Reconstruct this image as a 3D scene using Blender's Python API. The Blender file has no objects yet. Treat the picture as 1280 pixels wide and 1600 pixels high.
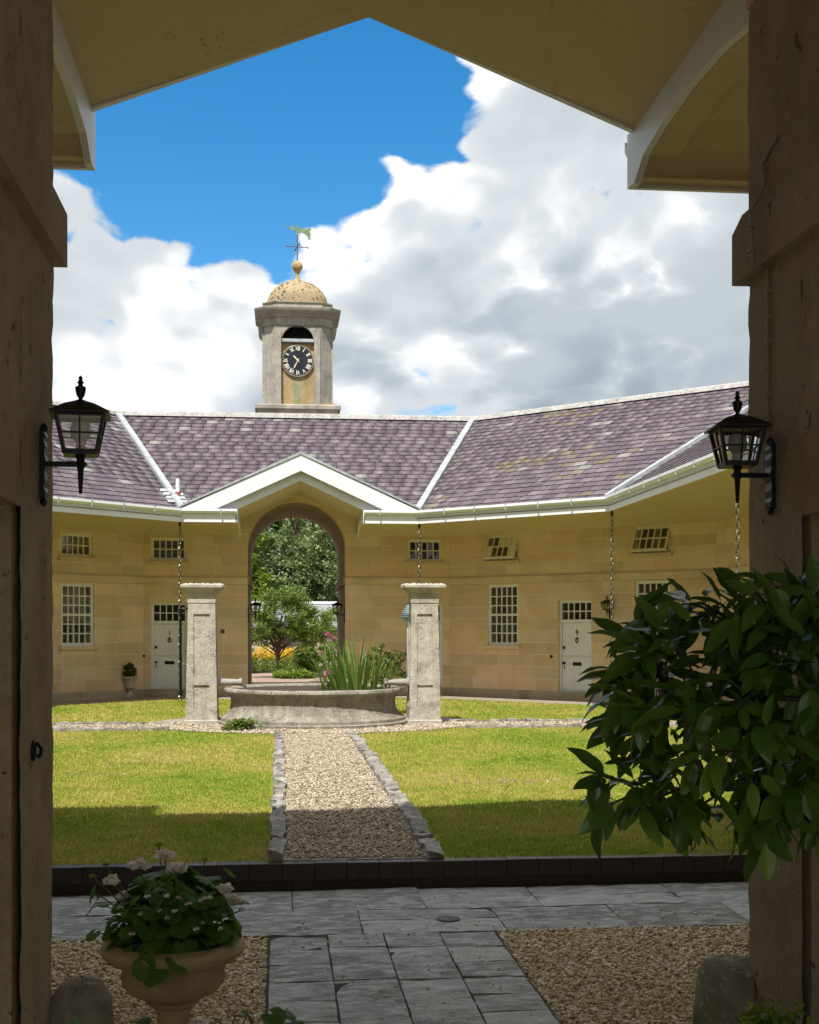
import bpy, bmesh, math, random
import numpy as np
from mathutils import Vector, Matrix, Euler

random.seed(7)
R = math.radians
SC = bpy.context.scene
COL = SC.collection

# ------------------------------------------------------------------ camera
cam_d = bpy.data.cameras.new('camera')
cam = bpy.data.objects.new('camera', cam_d)
COL.objects.link(cam)
cam.location = (0, 0, 1.6)
cam.rotation_euler = (R(90), 0, -math.atan(202 / 2000))
cam_d.sensor_fit = 'HORIZONTAL'
cam_d.sensor_width = 36
cam_d.lens = 56.25
cam_d.shift_y = 182 / 1280
cam_d.clip_end = 3000
SC.camera = cam

# ------------------------------------------------------------------ light
SUN_EL, SUN_AZ = R(58), R(20)        # light travels forward (+Y) and 20 degrees to the right
sun_d = bpy.data.lights.new('sun', 'SUN')
sun_d.energy = 3.5
sun_d.angle = R(0.53)
sun_d.color = (1.0, 0.965, 0.90)
sun = bpy.data.objects.new('sun', sun_d)
COL.objects.link(sun)
_dir = Vector((math.sin(SUN_AZ) * math.cos(SUN_EL), math.cos(SUN_AZ) * math.cos(SUN_EL), -math.sin(SUN_EL)))
sun.rotation_euler = _dir.to_track_quat('-Z', 'Y').to_euler()
sun.location = (-10, -20, 40)

SC.view_settings.view_transform = 'Standard'
SC.view_settings.look = 'None'
SC.view_settings.gamma = 1
SC.view_settings.exposure = 0.82
SC.view_settings.use_curve_mapping = False
SC.cycles.max_bounces = 7
SC.cycles.diffuse_bounces = 4
SC.cycles.glossy_bounces = 3
SC.cycles.transmission_bounces = 4
SC.cycles.transparent_max_bounces = 12
SC.cycles.use_denoising = True
SC.cycles.sample_clamp_indirect = 4.0


class G:
    """small wrapper round a node tree"""
    def __init__(s, nt):
        s.nt = nt
        nt.nodes.clear()

    def n(s, t, ins=None, **kw):
        nd = s.nt.nodes.new(t)
        for k, v in kw.items():
            setattr(nd, k, v)
        for k, v in (ins or {}).items():
            s.set(nd, k, v)
        return nd

    def set(s, nd, k, v):
        sock = nd.inputs[k]
        if isinstance(v, bpy.types.NodeSocket):
            s.nt.links.new(v, sock)
        elif isinstance(v, bpy.types.Node):
            s.nt.links.new(v.outputs[0], sock)
        else:
            if isinstance(v, (tuple, list)) and len(v) == 3 and sock.type == 'RGBA':
                v = (*v, 1)
            sock.default_value = v

    def math(s, op, a, b=0.0, c=None, clamp=False):
        nd = s.n('ShaderNodeMath', operation=op, use_clamp=clamp)
        s.set(nd, 0, a); s.set(nd, 1, b)
        if c is not None:
            s.set(nd, 2, c)
        return nd.outputs[0]

    def vmath(s, op, a, b=None):
        nd = s.n('ShaderNodeVectorMath', operation=op)
        s.set(nd, 0, a)
        if b is not None:
            s.set(nd, 3 if op == 'SCALE' else 1, b)
        return nd.outputs['Value'] if op in ('DOT_PRODUCT', 'LENGTH') else nd.outputs[0]

    def noise(s, vec, scale, detail=4, rough=0.55, dist=0.0, out=0):
        nd = s.n('ShaderNodeTexNoise', {'Scale': scale, 'Detail': detail, 'Roughness': rough, 'Distortion': dist})
        if vec is not None:
            s.set(nd, 'Vector', vec)
        return nd.outputs[out]

    def ramp(s, fac, stops, interp='LINEAR'):
        nd = s.n('ShaderNodeValToRGB')
        cr = nd.color_ramp
        cr.interpolation = interp
        while len(cr.elements) < len(stops):
            cr.elements.new(0.5)
        for e, (p, c) in zip(cr.elements, stops):
            e.position = p
            e.color = (*c, 1) if isinstance(c, (tuple, list)) else (c, c, c, 1)
        s.set(nd, 0, fac)
        return nd.outputs[0]

    def maprange(s, v, a, b, c=0.0, d=1.0, smooth=False):
        nd = s.n('ShaderNodeMapRange', interpolation_type='SMOOTHSTEP' if smooth else 'LINEAR')
        for k, x in zip(range(5), (v, a, b, c, d)):
            s.set(nd, k, x)
        return nd.outputs[0]

    def mix(s, fac, a, b, blend='MIX'):
        nd = s.n('ShaderNodeMix', data_type='RGBA', blend_type=blend)
        nd.clamp_factor = True
        s.set(nd, 0, fac); s.set(nd, 6, a); s.set(nd, 7, b)
        return nd.outputs[2]


# ------------------------------------------------------------------ world: sky with cumulus
def make_world():
    w = bpy.data.worlds.new('World')
    SC.world = w
    w.use_nodes = True
    g = G(w.node_tree)
    sky = g.n('ShaderNodeTexSky', sky_type='NISHITA', sun_disc=False)
    sky.sun_elevation = SUN_EL
    sky.sun_rotation = R(180) + SUN_AZ
    sky.altitude = 60
    sky.air_density = 1.0
    sky.dust_density = 0.35
    sky.ozone_density = 2.6
    sat = g.n('ShaderNodeHueSaturation', {'Hue': 0.494, 'Saturation': 1.40, 'Value': 1.0, 'Color': sky})
    b_sky = g.n('ShaderNodeBackground', {'Color': sat, 'Strength': 0.100})
    d = g.n('ShaderNodeTexCoord').outputs['Generated']
    sep = g.n('ShaderNodeSeparateXYZ', {0: d})
    # the open blue patch, as an ellipse about one direction
    H = Vector((-0.0537, 1.0105, 0.4635)).normalized()
    Rt = Vector((1, 0, 0)); Rt = (Rt - H * Rt.dot(H)).normalized()
    Up = H.cross(Rt) * -1
    if Up.z < 0:
        Up = -Up
    h = g.vmath('DOT_PRODUCT', d, tuple(H))
    p = g.math('DIVIDE', g.vmath('DOT_PRODUCT', d, tuple(Rt)), h)
    q = g.math('DIVIDE', g.vmath('DOT_PRODUCT', d, tuple(Up)), h)
    pe = g.math('DIVIDE', p, 0.185)
    qe = g.math('DIVIDE', q, 0.132)
    r = g.math('SQRT', g.math('ADD', g.math('POWER', pe, 2.0), g.math('POWER', qe, 2.0)))
    bias = g.maprange(r, 0.58, 1.45, -0.30, 0.34)
    flat = g.n('ShaderNodeCombineXYZ', {0: sep.outputs[0], 1: sep.outputs[1], 2: g.math('MULTIPLY', sep.outputs[2], 1.55)}).outputs[0]
    off = g.vmath('ADD', flat, (1.7, 0.35, 2.2))
    warp = g.noise(off, 5.0, 3, 0.5, out=1)
    wv = g.vmath('SCALE', g.vmath('SUBTRACT', warp, (0.5, 0.5, 0.5)), 0.09)
    P = g.vmath('ADD', off, wv)

    def dens(vec, det=7):
        a = g.noise(vec, 5.2, det, 0.56)
        vor = g.n('ShaderNodeTexVoronoi', {'Vector': vec, 'Scale': 17.0, 'Detail': 1.0, 'Roughness': 0.55}, feature='F1').outputs[0]
        a = g.math('ADD', g.math('MULTIPLY', a, 1.35), g.math('MULTIPLY', vor, -0.30))
        return a
    d0 = dens(P)
    dl = g.noise(P, 5.2, 3.5, 0.5)
    d1 = g.noise(g.vmath('ADD', P, (-0.030, -0.020, 0.060)), 5.2, 3.5, 0.5)
    cov = g.math('ADD', d0, bias)
    mask = g.maprange(cov, 0.480, 0.570, 0, 1, smooth=True)
    lit = g.maprange(g.math('SUBTRACT', dl, d1), -0.10, 0.10, 0, 1, smooth=True)
    thick = g.maprange(cov, 0.56, 0.86, 0, 1, smooth=True)
    big = g.maprange(g.noise(off, 2.6, 3, 0.5), 0.40, 0.62, 0, 1, smooth=True)
    shade = g.math('MULTIPLY', thick, g.math('ADD', g.math('MULTIPLY', big, 0.68), 0.14))
    val = g.math('SUBTRACT', g.math('ADD', 0.70, g.math('MULTIPLY', lit, 0.42)), g.math('MULTIPLY', shade, 0.72), clamp=True)
    ccol = g.ramp(val, [(0.15, (0.34, 0.40, 0.45)), (0.5, (0.46, 0.52, 0.56)), (0.78, (0.66, 0.70, 0.73)), (0.97, (1.0, 1.0, 1.0))])
    b_cl = g.n('ShaderNodeBackground', {'Color': ccol, 'Strength': 0.66})
    mx = g.n('ShaderNodeMixShader', {0: mask, 1: b_sky, 2: b_cl})
    g.n('ShaderNodeOutputWorld', {0: mx})
    w.cycles.sampling_method = 'NONE'
    w.cycles.sample_map_resolution = 512


make_world()

# ------------------------------------------------------------------ mesh helpers
class MB:
    def __init__(s):
        s.v = []; s.f = []

    def add(s, verts, faces, M=None):
        o = len(s.v)
        if M is not None:
            verts = [tuple(M @ Vector(p)) for p in verts]
        s.v += [tuple(p) for p in verts]
        s.f += [tuple(i + o for i in f) for f in faces]
        return s

    def box(s, x0, x1, y0, y1, z0, z1, M=None):
        v = [(x0, y0, z0), (x1, y0, z0), (x1, y1, z0), (x0, y1, z0), (x0, y0, z1), (x1, y0, z1), (x1, y1, z1), (x0, y1, z1)]
        return s.add(v, [(0, 3, 2, 1), (4, 5, 6, 7), (0, 1, 5, 4), (1, 2, 6, 5), (2, 3, 7, 6), (3, 0, 4, 7)], M)

    def cbox(s, x0, x1, y0, y1, z0, z1, c=0.01, M=None):
        """box with chamfered edges"""
        V = []
        for sx, X, X1 in ((0, x0, x0 + c), (1, x1, x1 - c)):
            for sy, Y, Y1 in ((0, y0, y0 + c), (1, y1, y1 - c)):
                for sz, Z, Z1 in ((0, z0, z0 + c), (1, z1, z1 - c)):
                    V += [(X, Y1, Z1), (X1, Y, Z1), (X1, Y1, Z)]
        bm = bmesh.new()
        for p in V:
            bm.verts.new(p)
        bmesh.ops.convex_hull(bm, input=bm.verts)
        bmesh.ops.dissolve_limit(bm, angle_limit=0.01, verts=bm.verts, edges=bm.edges)
        s.bm(bm, M)
        return s

    def bm(s, bm, M=None):
        bm.verts.index_update()
        s.add([tuple(v.co) for v in bm.verts], [[v.index for v in f.verts] for f in bm.faces], M)
        bm.free()

    def lathe(s, prof, n=24, M=None, cap=True):
        v = []; f = []
        k = len(prof)
        for i in range(n):
            a = 2 * math.pi * i / n
            for r, z in prof:
                v.append((r * math.cos(a), r * math.sin(a), z))
        for i in range(n):
            j = (i + 1) % n
            for m in range(k - 1):
                f.append((i * k + m, j * k + m, j * k + m + 1, i * k + m + 1))
        if cap:
            f.append(tuple(i * k for i in reversed(range(n))))
            f.append(tuple(i * k + k - 1 for i in range(n)))
        return s.add(v, f, M)

    def tube(s, pts, rad, n=6, cap=True):
        pts = [Vector(p) for p in pts]
        if not isinstance(rad, (list, tuple)):
            rad = [rad] * len(pts)
        v = []; f = []
        prev = None
        for i, p in enumerate(pts):
            t = (pts[min(i + 1, len(pts) - 1)] - pts[max(i - 1, 0)]).normalized()
            a = Vector((0, 0, 1)) if abs(t.z) < 0.9 else Vector((1, 0, 0))
            if prev is None:
                b = t.cross(a).normalized()
            else:
                b = (prev - t * prev.dot(t)).normalized()
            prev = b
            c = t.cross(b)
            for k in range(n):
                an = 2 * math.pi * k / n
                v.append(tuple(p + (b * math.cos(an) + c * math.sin(an)) * rad[i]))
        m = len(pts)
        for i in range(m - 1):
            for k in range(n):
                k2 = (k + 1) % n
                f.append((i * n + k, i * n + k2, (i + 1) * n + k2, (i + 1) * n + k))
        if cap:
            f.append(tuple(reversed(range(n))))
            f.append(tuple((m - 1) * n + k for k in range(n)))
        return s.add(v, f)

    def prism(s, poly, y0, y1, M=None):
        """polygon given in x,z extruded along y"""
        n = len(poly)
        v = [(x, y0, z) for x, z in poly] + [(x, y1, z) for x, z in poly]
        f = [tuple(range(n)), tuple(reversed(range(n, 2 * n)))] + [(i, i + n, (i + 1) % n + n, (i + 1) % n) for i in range(n)]
        return s.add(v, f, M)

    def slab(s, poly, z0, z1):
        """polygon in x,y extruded in z"""
        n = len(poly)
        v = [(x, y, z0) for x, y in poly] + [(x, y, z1) for x, y in poly]
        f = [tuple(reversed(range(n))), tuple(range(n, 2 * n))] + [(i, (i + 1) % n, (i + 1) % n + n, i + n) for i in range(n)]
        return s.add(v, f)

    def mesh(s, name, mat, smooth=False):
        me = bpy.data.meshes.new(name)
        me.from_pydata(s.v, [], s.f)
        if mat:
            me.materials.append(mat)
        if smooth:
            me.polygons.foreach_set('use_smooth', [True] * len(me.polygons))
        me.update()
        return me


def fixn(me):
    bm = bmesh.new(); bm.from_mesh(me)
    bmesh.ops.recalc_face_normals(bm, faces=bm.faces)
    bm.to_mesh(me); bm.free()


def link(name, me, parent=None, world=True):
    """link mesh data as an object; verts in world space when world is True"""
    o = bpy.data.objects.new(name, me)
    COL.objects.link(o)
    if parent is not None:
        o.parent = parent
        if world and parent.type == 'EMPTY':
            o.location = -parent.location
    return o


def ob(name, mb, mat, parent=None, smooth=False, world=True, auto=None):
    me = mb.mesh(name, mat, smooth)
    fixn(me)
    if auto is not None:
        me.polygons.foreach_set('use_smooth', [True] * len(me.polygons))
        me.set_sharp_from_angle(angle=R(auto))
    return link(name, me, parent, world)


def thing(name, label, cat, loc=(0, 0, 0), rz=0.0, group=None):
    o = bpy.data.objects.new(name, None)
    COL.objects.link(o)
    o.empty_display_size = 0.2
    o.location = loc
    o.rotation_euler = (0, 0, rz)
    o['label'] = label; o['category'] = cat
    if group:
        o['group'] = group
    return o


def tag(o, label, cat, group=None, kind=None):
    o['label'] = label
    if cat:
        o['category'] = cat
    if group:
        o['group'] = group
    if kind:
        o['kind'] = kind
    return o


def structure(o, label, cat):
    return tag(o, label, cat, kind='structure')


def stuff(o, label=None, cat=None):
    o['kind'] = 'stuff'
    if label:
        o['label'] = label; o['category'] = cat
    return o


def copy_tree(o, parent=None):
    c = o.copy()
    COL.objects.link(c)
    c.parent = parent
    for ch in list(o.children):
        copy_tree(ch, c)
    return c


def npmesh(name, V, faces_per, k, mat, smooth=False):
    """V: (n*m,3) array; faces k-gons given by flat index array"""
    me = bpy.data.meshes.new(name)
    V = np.ascontiguousarray(V, dtype=np.float32)
    idx = np.ascontiguousarray(faces_per, dtype=np.int32).ravel()
    nf = len(idx) // k
    me.vertices.add(len(V)); me.vertices.foreach_set('co', V.ravel())
    me.loops.add(len(idx)); me.loops.foreach_set('vertex_index', idx)
    me.polygons.add(nf)
    me.polygons.foreach_set('loop_start', np.arange(0, nf * k, k, dtype=np.int32))
    me.polygons.foreach_set('loop_total', np.full(nf, k, dtype=np.int32))
    if smooth:
        me.polygons.foreach_set('use_smooth', np.ones(nf, dtype=bool))
    me.materials.append(mat)
    me.update(calc_edges=True)
    me.validate()
    return me


# ------------------------------------------------------------------ materials
def M_new(name):
    m = bpy.data.materials.new(name)
    m.use_nodes = True
    g = G(m.node_tree)
    return m, g


def pos(g):
    return g.n('ShaderNodeNewGeometry').outputs['Position']


def finish(g, col, rough=0.7, bump=None, bump_s=0.3, bump_d=0.01, spec=0.4, metal=0.0, trans=None, extra=None):
    b = g.n('ShaderNodeBsdfPrincipled')
    g.set(b, 'Base Color', col); g.set(b, 'Roughness', rough)
    g.set(b, 'Specular IOR Level', spec); g.set(b, 'Metallic', metal)
    if bump is not None:
        bn = g.n('ShaderNodeBump', {'Strength': bump_s, 'Distance': bump_d, 'Height': bump})
        g.set(b, 'Normal', bn)
    out = b
    if trans is not None:
        t = g.n('ShaderNodeBsdfTranslucent', {'Color': trans[0]})
        out = g.n('ShaderNodeMixShader', {0: trans[1], 1: b, 2: t})
    g.n('ShaderNodeOutputMaterial', {0: out})
    return b


def rnd_of(g, mode):
    if mode == 'island':
        return g.n('ShaderNodeNewGeometry').outputs['Random Per Island']
    return g.n('ShaderNodeObjectInfo').outputs['Random']


def m_stone(name, c1, c2, scale=3.0, bump=0.35, stain=None, stain_amt=0.5, spots=None, tint=0.0, rough=0.85, streak=0.0, spot_scale=28, spot_cut=0.64):
    """two-tone stone with stains of their own shape, lichen spots and grain"""
    m, g = M_new(name)
    P = pos(g)
    c = g.mix(g.maprange(g.noise(P, scale, 5, 0.6), 0.3, 0.7), c1, c2)
    if tint:
        r = rnd_of(g, 'object')
        hv = g.n('ShaderNodeHueSaturation', {'Value': g.maprange(r, 0, 1, 1 - tint, 1 + tint), 'Saturation': g.maprange(g.math('FRACT', g.math('MULTIPLY', r, 7.3)), 0, 1, 1 - tint, 1 + tint), 'Color': c})
        c = hv.outputs[0]
    if streak:
        sv = g.vmath('MULTIPLY', P, (7.0, 7.0, 0.6))
        c = g.mix(g.maprange(g.noise(sv, 1.0, 4, 0.6), 0.5, 0.75, 0, streak), c, tuple(x * 0.55 for x in c1))
    if stain:
        c = g.mix(g.maprange(g.noise(P, scale * 0.45, 6, 0.65), 0.5, 0.72, 0, stain_amt), c, stain)
    if spots:
        n = g.noise(P, spot_scale, 3, 0.6)
        n2 = g.noise(P, 2.3, 2, 0.5)
        c = g.mix(g.maprange(g.math('ADD', n, g.math('MULTIPLY', n2, 0.25)), spot_cut + 0.12, spot_cut + 0.17), c, spots)
    h = g.math('ADD', g.noise(P, 45, 5, 0.7), g.math('MULTIPLY', g.noise(P, 9, 3, 0.6), 1.2))
    finish(g, c, rough, h, bump, 0.012, 0.25)
    return m


def m_paint(name, c, rough=0.5, dirt=0.15, dirt_c=(0.25, 0.21, 0.14), bump=0.06, specks=0.0):
    m, g = M_new(name)
    P = pos(g)
    col = g.mix(g.maprange(g.noise(P, 2.2, 6, 0.65), 0.45, 0.8, 0, dirt), c, dirt_c)
    if specks:
        col = g.mix(g.maprange(g.math('ADD', g.noise(P, 34, 2, 0.5), g.math('MULTIPLY', g.noise(P, 1.6, 2, 0.5), 0.45)), 0.98, 1.03, 0, specks), col, (0.03, 0.025, 0.015))
        wv = g.vmath('ADD', P, g.vmath('SCALE', g.noise(P, 3.0, 3, 0.6, out=1), 0.35))
        ed = g.n('ShaderNodeTexVoronoi', {'Vector': wv, 'Scale': 0.75}, feature='DISTANCE_TO_EDGE').outputs[0]
        cm = g.math('MULTIPLY', g.maprange(ed, 0.0, 0.010, 1, 0), g.maprange(g.noise(P, 1.1, 2, 0.5), 0.46, 0.56))
        col = g.mix(g.math('MULTIPLY', cm, 0.22), col, (0.13, 0.09, 0.04))
    finish(g, col, rough, g.noise(P, 22, 4, 0.6), bump, 0.006, 0.4)
    return m


def m_plain(name, c, rough=0.5, metal=0.0, spec=0.5, var=0.15, scale=12, bump=0.1):
    m, g = M_new(name)
    P = pos(g)
    n = g.noise(P, scale, 4, 0.6)
    col = g.mix(g.maprange(n, 0.3, 0.75), tuple(x * (1 - var) for x in c), tuple(min(1, x * (1 + var)) for x in c))
    finish(g, col, rough, n, bump, 0.004, spec, metal)
    return m


def m_slate(name, mode, ochre=0.0):
    m, g = M_new(name)
    P = pos(g)
    r = rnd_of(g, mode)
    c = g.ramp(r, [(0.0, (0.098, 0.076, 0.090)), (0.3, (0.130, 0.102, 0.120)), (0.55, (0.110, 0.086, 0.104)), (0.8, (0.158, 0.125, 0.142)), (0.93, (0.128, 0.102, 0.108)), (0.972, (0.25, 0.235, 0.225))], 'CONSTANT')
    if ochre:
        patch = g.maprange(g.noise(P, 0.55, 3, 0.5), 0.46, 0.60, 0.0, 1.0)
        pick = g.math('GREATER_THAN', g.math('MULTIPLY', g.math('FRACT', g.math('MULTIPLY', r, 13.7)), g.math('ADD', 0.35, patch)), 1.0 - ochre)
        oc = g.ramp(g.math('FRACT', g.math('MULTIPLY', r, 31.1)), [(0.0, (0.155, 0.122, 0.082)), (0.55, (0.19, 0.158, 0.108)), (0.85, (0.225, 0.225, 0.195))], 'CONSTANT')
        c = g.mix(pick, c, oc)
    # pale run-off streaks and lichen
    sv = g.vmath('MULTIPLY', P, (3.2, 3.2, 0.35))
    c = g.mix(g.maprange(g.noise(sv, 1.0, 5, 0.7), 0.52, 0.72, 0, 0.55), c, (0.31, 0.285, 0.30))
    c = g.mix(g.maprange(g.noise(P, 5.5, 6, 0.7), 0.60, 0.72, 0, 0.5), c, (0.10, 0.085, 0.055))
    finish(g, c, 0.62, g.noise(P, 30, 5, 0.65), 0.3, 0.006, 0.35)
    return m


def m_island(name, stops, rough=0.8, bump_scale=60, bump=0.3, mode='island', trans=None, spec=0.3, pos_tint=None):
    m, g = M_new(name)
    r = rnd_of(g, mode)
    c = g.ramp(r, stops)
    P = pos(g)
    if pos_tint:
        c = g.mix(g.maprange(g.noise(P, pos_tint[0], 4, 0.6), 0.42, 0.62, 0, pos_tint[2]), c, pos_tint[1])
    h = g.noise(P, bump_scale, 3, 0.6) if bump else None
    tr = None
    if trans:
        tr = (g.mix(0.5, c, trans[0]), trans[1])
    finish(g, c, rough, h, bump, 0.004, spec, 0, tr)
    return m


MAT = {}
MAT['ashlar'] = m_stone('bath_stone_ashlar', (0.65, 0.465, 0.30), (0.75, 0.575, 0.395), 1.6, 0.35, (0.48, 0.34, 0.21), 0.55, tint=0.12, streak=0.12)
MAT['mortar'] = m_stone('pale_lime_mortar', (0.72, 0.62, 0.44), (0.78, 0.68, 0.50), 4, 0.2)
MAT['trimstone'] = m_stone('bath_stone_trim', (0.64, 0.465, 0.30), (0.73, 0.57, 0.395), 2.0, 0.2, (0.36, 0.28, 0.15), 0.5, tint=0.06)
MAT['plinth'] = m_stone('weathered_plinth_stone', (0.40, 0.34, 0.24), (0.50, 0.43, 0.31), 2.5, 0.4, (0.22, 0.19, 0.13), 0.7)
MAT['jamb'] = m_stone('gateway_stone_render', (0.45, 0.325, 0.19), (0.55, 0.42, 0.26), 1.9, 0.6, (0.24, 0.19, 0.11), 0.75, streak=0.4)
MAT['limestone'] = m_stone('pitted_limestone', (0.38, 0.35, 0.285), (0.55, 0.52, 0.445), 7.5, 0.9, (0.20, 0.175, 0.13), 0.8, spots=(0.10, 0.09, 0.075), spot_scale=62, spot_cut=0.60, streak=0.35)
MAT['basinstone'] = m_stone('stained_basin_stone', (0.25, 0.225, 0.175), (0.42, 0.385, 0.32), 6.0, 0.9, (0.13, 0.115, 0.085), 0.85, spots=(0.07, 0.06, 0.05), spot_scale=48, spot_cut=0.58, streak=0.6)
MAT['towerstone'] = m_stone('tower_stone', (0.29, 0.265, 0.22), (0.43, 0.40, 0.34), 4.0, 0.7, (0.16, 0.145, 0.12), 0.7, spots=(0.09, 0.08, 0.065), spot_scale=30, spot_cut=0.63, streak=0.6)
MAT['domestone'] = m_stone('dome_stone', (0.40, 0.27, 0.13), (0.42, 0.345, 0.235), 3.5, 0.7, (0.22, 0.18, 0.125), 0.75, spots=(0.06, 0.05, 0.035), spot_scale=13, spot_cut=0.55)
MAT['passage'] = m_stone('dim_passage_stone', (0.30, 0.225, 0.135), (0.40, 0.31, 0.20), 2.0, 0.4, (0.20, 0.15, 0.09), 0.7, streak=0.3)  # shade of the far passage put into a darker stone colour
MAT['nichestone'] = m_stone('niche_stone', (0.36, 0.24, 0.10), (0.42, 0.33, 0.20), 5, 0.6, (0.22, 0.18, 0.11), 0.7, streak=0.5)
MAT['white'] = m_paint('white_gloss_paint', (0.77, 0.78, 0.81), 0.42, 0.16)
MAT['cream'] = m_paint('cream_window_paint', (0.75, 0.69, 0.60), 0.45, 0.08)
MAT['soffit'] = m_paint('soffit_paint', (0.60, 0.475, 0.275), 0.6, 0.22, (0.40, 0.30, 0.13), 0.10, specks=0.8)
MAT['lead'] = m_plain('weathered_lead', (0.44, 0.46, 0.48), 0.45, 0.2, 0.5, 0.3, 6, 0.2)
MAT['ridge'] = m_stone('ridge_mortar', (0.34, 0.33, 0.31), (0.50, 0.485, 0.46), 7, 0.9, (0.20, 0.19, 0.17), 0.8, spots=(0.12, 0.115, 0.10), spot_scale=26, spot_cut=0.60)
MAT['slate_o'] = m_slate('purple_slate_single', 'object')
MAT['slate_i'] = m_slate('purple_slate', 'island')
MAT['slate_oo'] = m_slate('mixed_slate_single', 'object', 0.29)
MAT['slate_oi'] = m_slate('mixed_slate', 'island', 0.29)
MAT['deck'] = m_plain('roof_deck', (0.06, 0.05, 0.055), 0.9)
MAT['iron'] = m_plain('black_painted_iron', (0.009, 0.009, 0.010), 0.42, 0.0, 0.3, 0.3, 30, 0.25)
MAT['chain'] = m_plain('galvanised_chain', (0.22, 0.20, 0.15), 0.4, 0.8, 0.5, 0.3, 20)
MAT['dark'] = m_plain('dark_room', (0.02, 0.018, 0.016), 0.9)  # near-black colour stands in for shade inside rooms and belfry
MAT['blind'] = m_plain('brown_blind', (0.17, 0.145, 0.105), 0.8, var=0.2, scale=3)
MAT['curtain'] = m_plain('white_lace_curtain', (0.62, 0.60, 0.54), 0.9, var=0.1, scale=20)
MAT['navy'] = m_plain('dial_black_blue', (0.012, 0.016, 0.028), 0.35, var=0.4, scale=5)
MAT['gilt'] = m_plain('cream_gilt', (0.72, 0.62, 0.42), 0.4, 0.0, 0.5, 0.1)
MAT['copper'] = m_plain('verdigris_copper', (0.20, 0.30, 0.16), 0.6, 0.2, 0.4, 0.3)
MAT['rust'] = m_plain('rusty_rod', (0.16, 0.09, 0.05), 0.6, 0.4)
MAT['urn'] = m_stone('ochre_urn_stone', (0.46, 0.345, 0.19), (0.55, 0.43, 0.26), 7, 0.6, (0.28, 0.20, 0.11), 0.7, streak=0.3)
MAT['guard'] = m_stone('mossy_guard_stone', (0.22, 0.19, 0.14), (0.44, 0.40, 0.31), 12, 1.0, (0.10, 0.11, 0.055), 0.9, spots=(0.55, 0.52, 0.44), spot_scale=40, spot_cut=0.62)
MAT['flag'] = m_stone('grey_flagstone', (0.15, 0.15, 0.143), (0.36, 0.36, 0.345), 9, 1.0, (0.11, 0.105, 0.09), 0.75, tint=0.30, rough=0.55)
MAT['edging'] = m_stone('rough_edging_stone', (0.19, 0.175, 0.15), (0.40, 0.375, 0.335), 13, 1.0, (0.11, 0.10, 0.085), 0.8, tint=0.25, spots=(0.10, 0.09, 0.08), spot_scale=22)


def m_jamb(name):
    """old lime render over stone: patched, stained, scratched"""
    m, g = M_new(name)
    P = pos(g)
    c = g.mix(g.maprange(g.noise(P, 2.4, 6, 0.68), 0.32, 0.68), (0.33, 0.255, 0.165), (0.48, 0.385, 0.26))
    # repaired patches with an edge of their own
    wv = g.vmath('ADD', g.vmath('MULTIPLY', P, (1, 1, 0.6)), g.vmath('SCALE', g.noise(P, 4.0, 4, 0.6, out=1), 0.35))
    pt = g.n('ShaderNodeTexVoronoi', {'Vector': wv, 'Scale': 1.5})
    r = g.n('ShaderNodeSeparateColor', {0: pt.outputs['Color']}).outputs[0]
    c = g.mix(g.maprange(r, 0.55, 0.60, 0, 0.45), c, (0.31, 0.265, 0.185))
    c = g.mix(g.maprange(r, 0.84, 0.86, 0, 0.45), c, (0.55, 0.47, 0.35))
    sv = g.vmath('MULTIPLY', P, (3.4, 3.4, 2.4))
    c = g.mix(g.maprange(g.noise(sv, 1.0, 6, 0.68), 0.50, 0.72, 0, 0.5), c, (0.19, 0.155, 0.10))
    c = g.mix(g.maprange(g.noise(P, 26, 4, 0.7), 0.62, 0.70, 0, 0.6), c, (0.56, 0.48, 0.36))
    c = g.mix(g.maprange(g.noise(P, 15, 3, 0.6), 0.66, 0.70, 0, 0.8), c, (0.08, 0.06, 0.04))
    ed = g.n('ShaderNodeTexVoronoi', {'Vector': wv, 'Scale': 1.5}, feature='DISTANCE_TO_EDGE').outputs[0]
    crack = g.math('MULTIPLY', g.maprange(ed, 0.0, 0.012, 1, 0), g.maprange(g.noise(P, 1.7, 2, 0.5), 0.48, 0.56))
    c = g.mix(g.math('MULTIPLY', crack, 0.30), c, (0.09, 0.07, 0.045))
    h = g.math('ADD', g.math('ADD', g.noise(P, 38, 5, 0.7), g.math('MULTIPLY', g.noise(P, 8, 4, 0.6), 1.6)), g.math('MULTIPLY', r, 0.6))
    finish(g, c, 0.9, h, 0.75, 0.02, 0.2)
    return m


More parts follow.
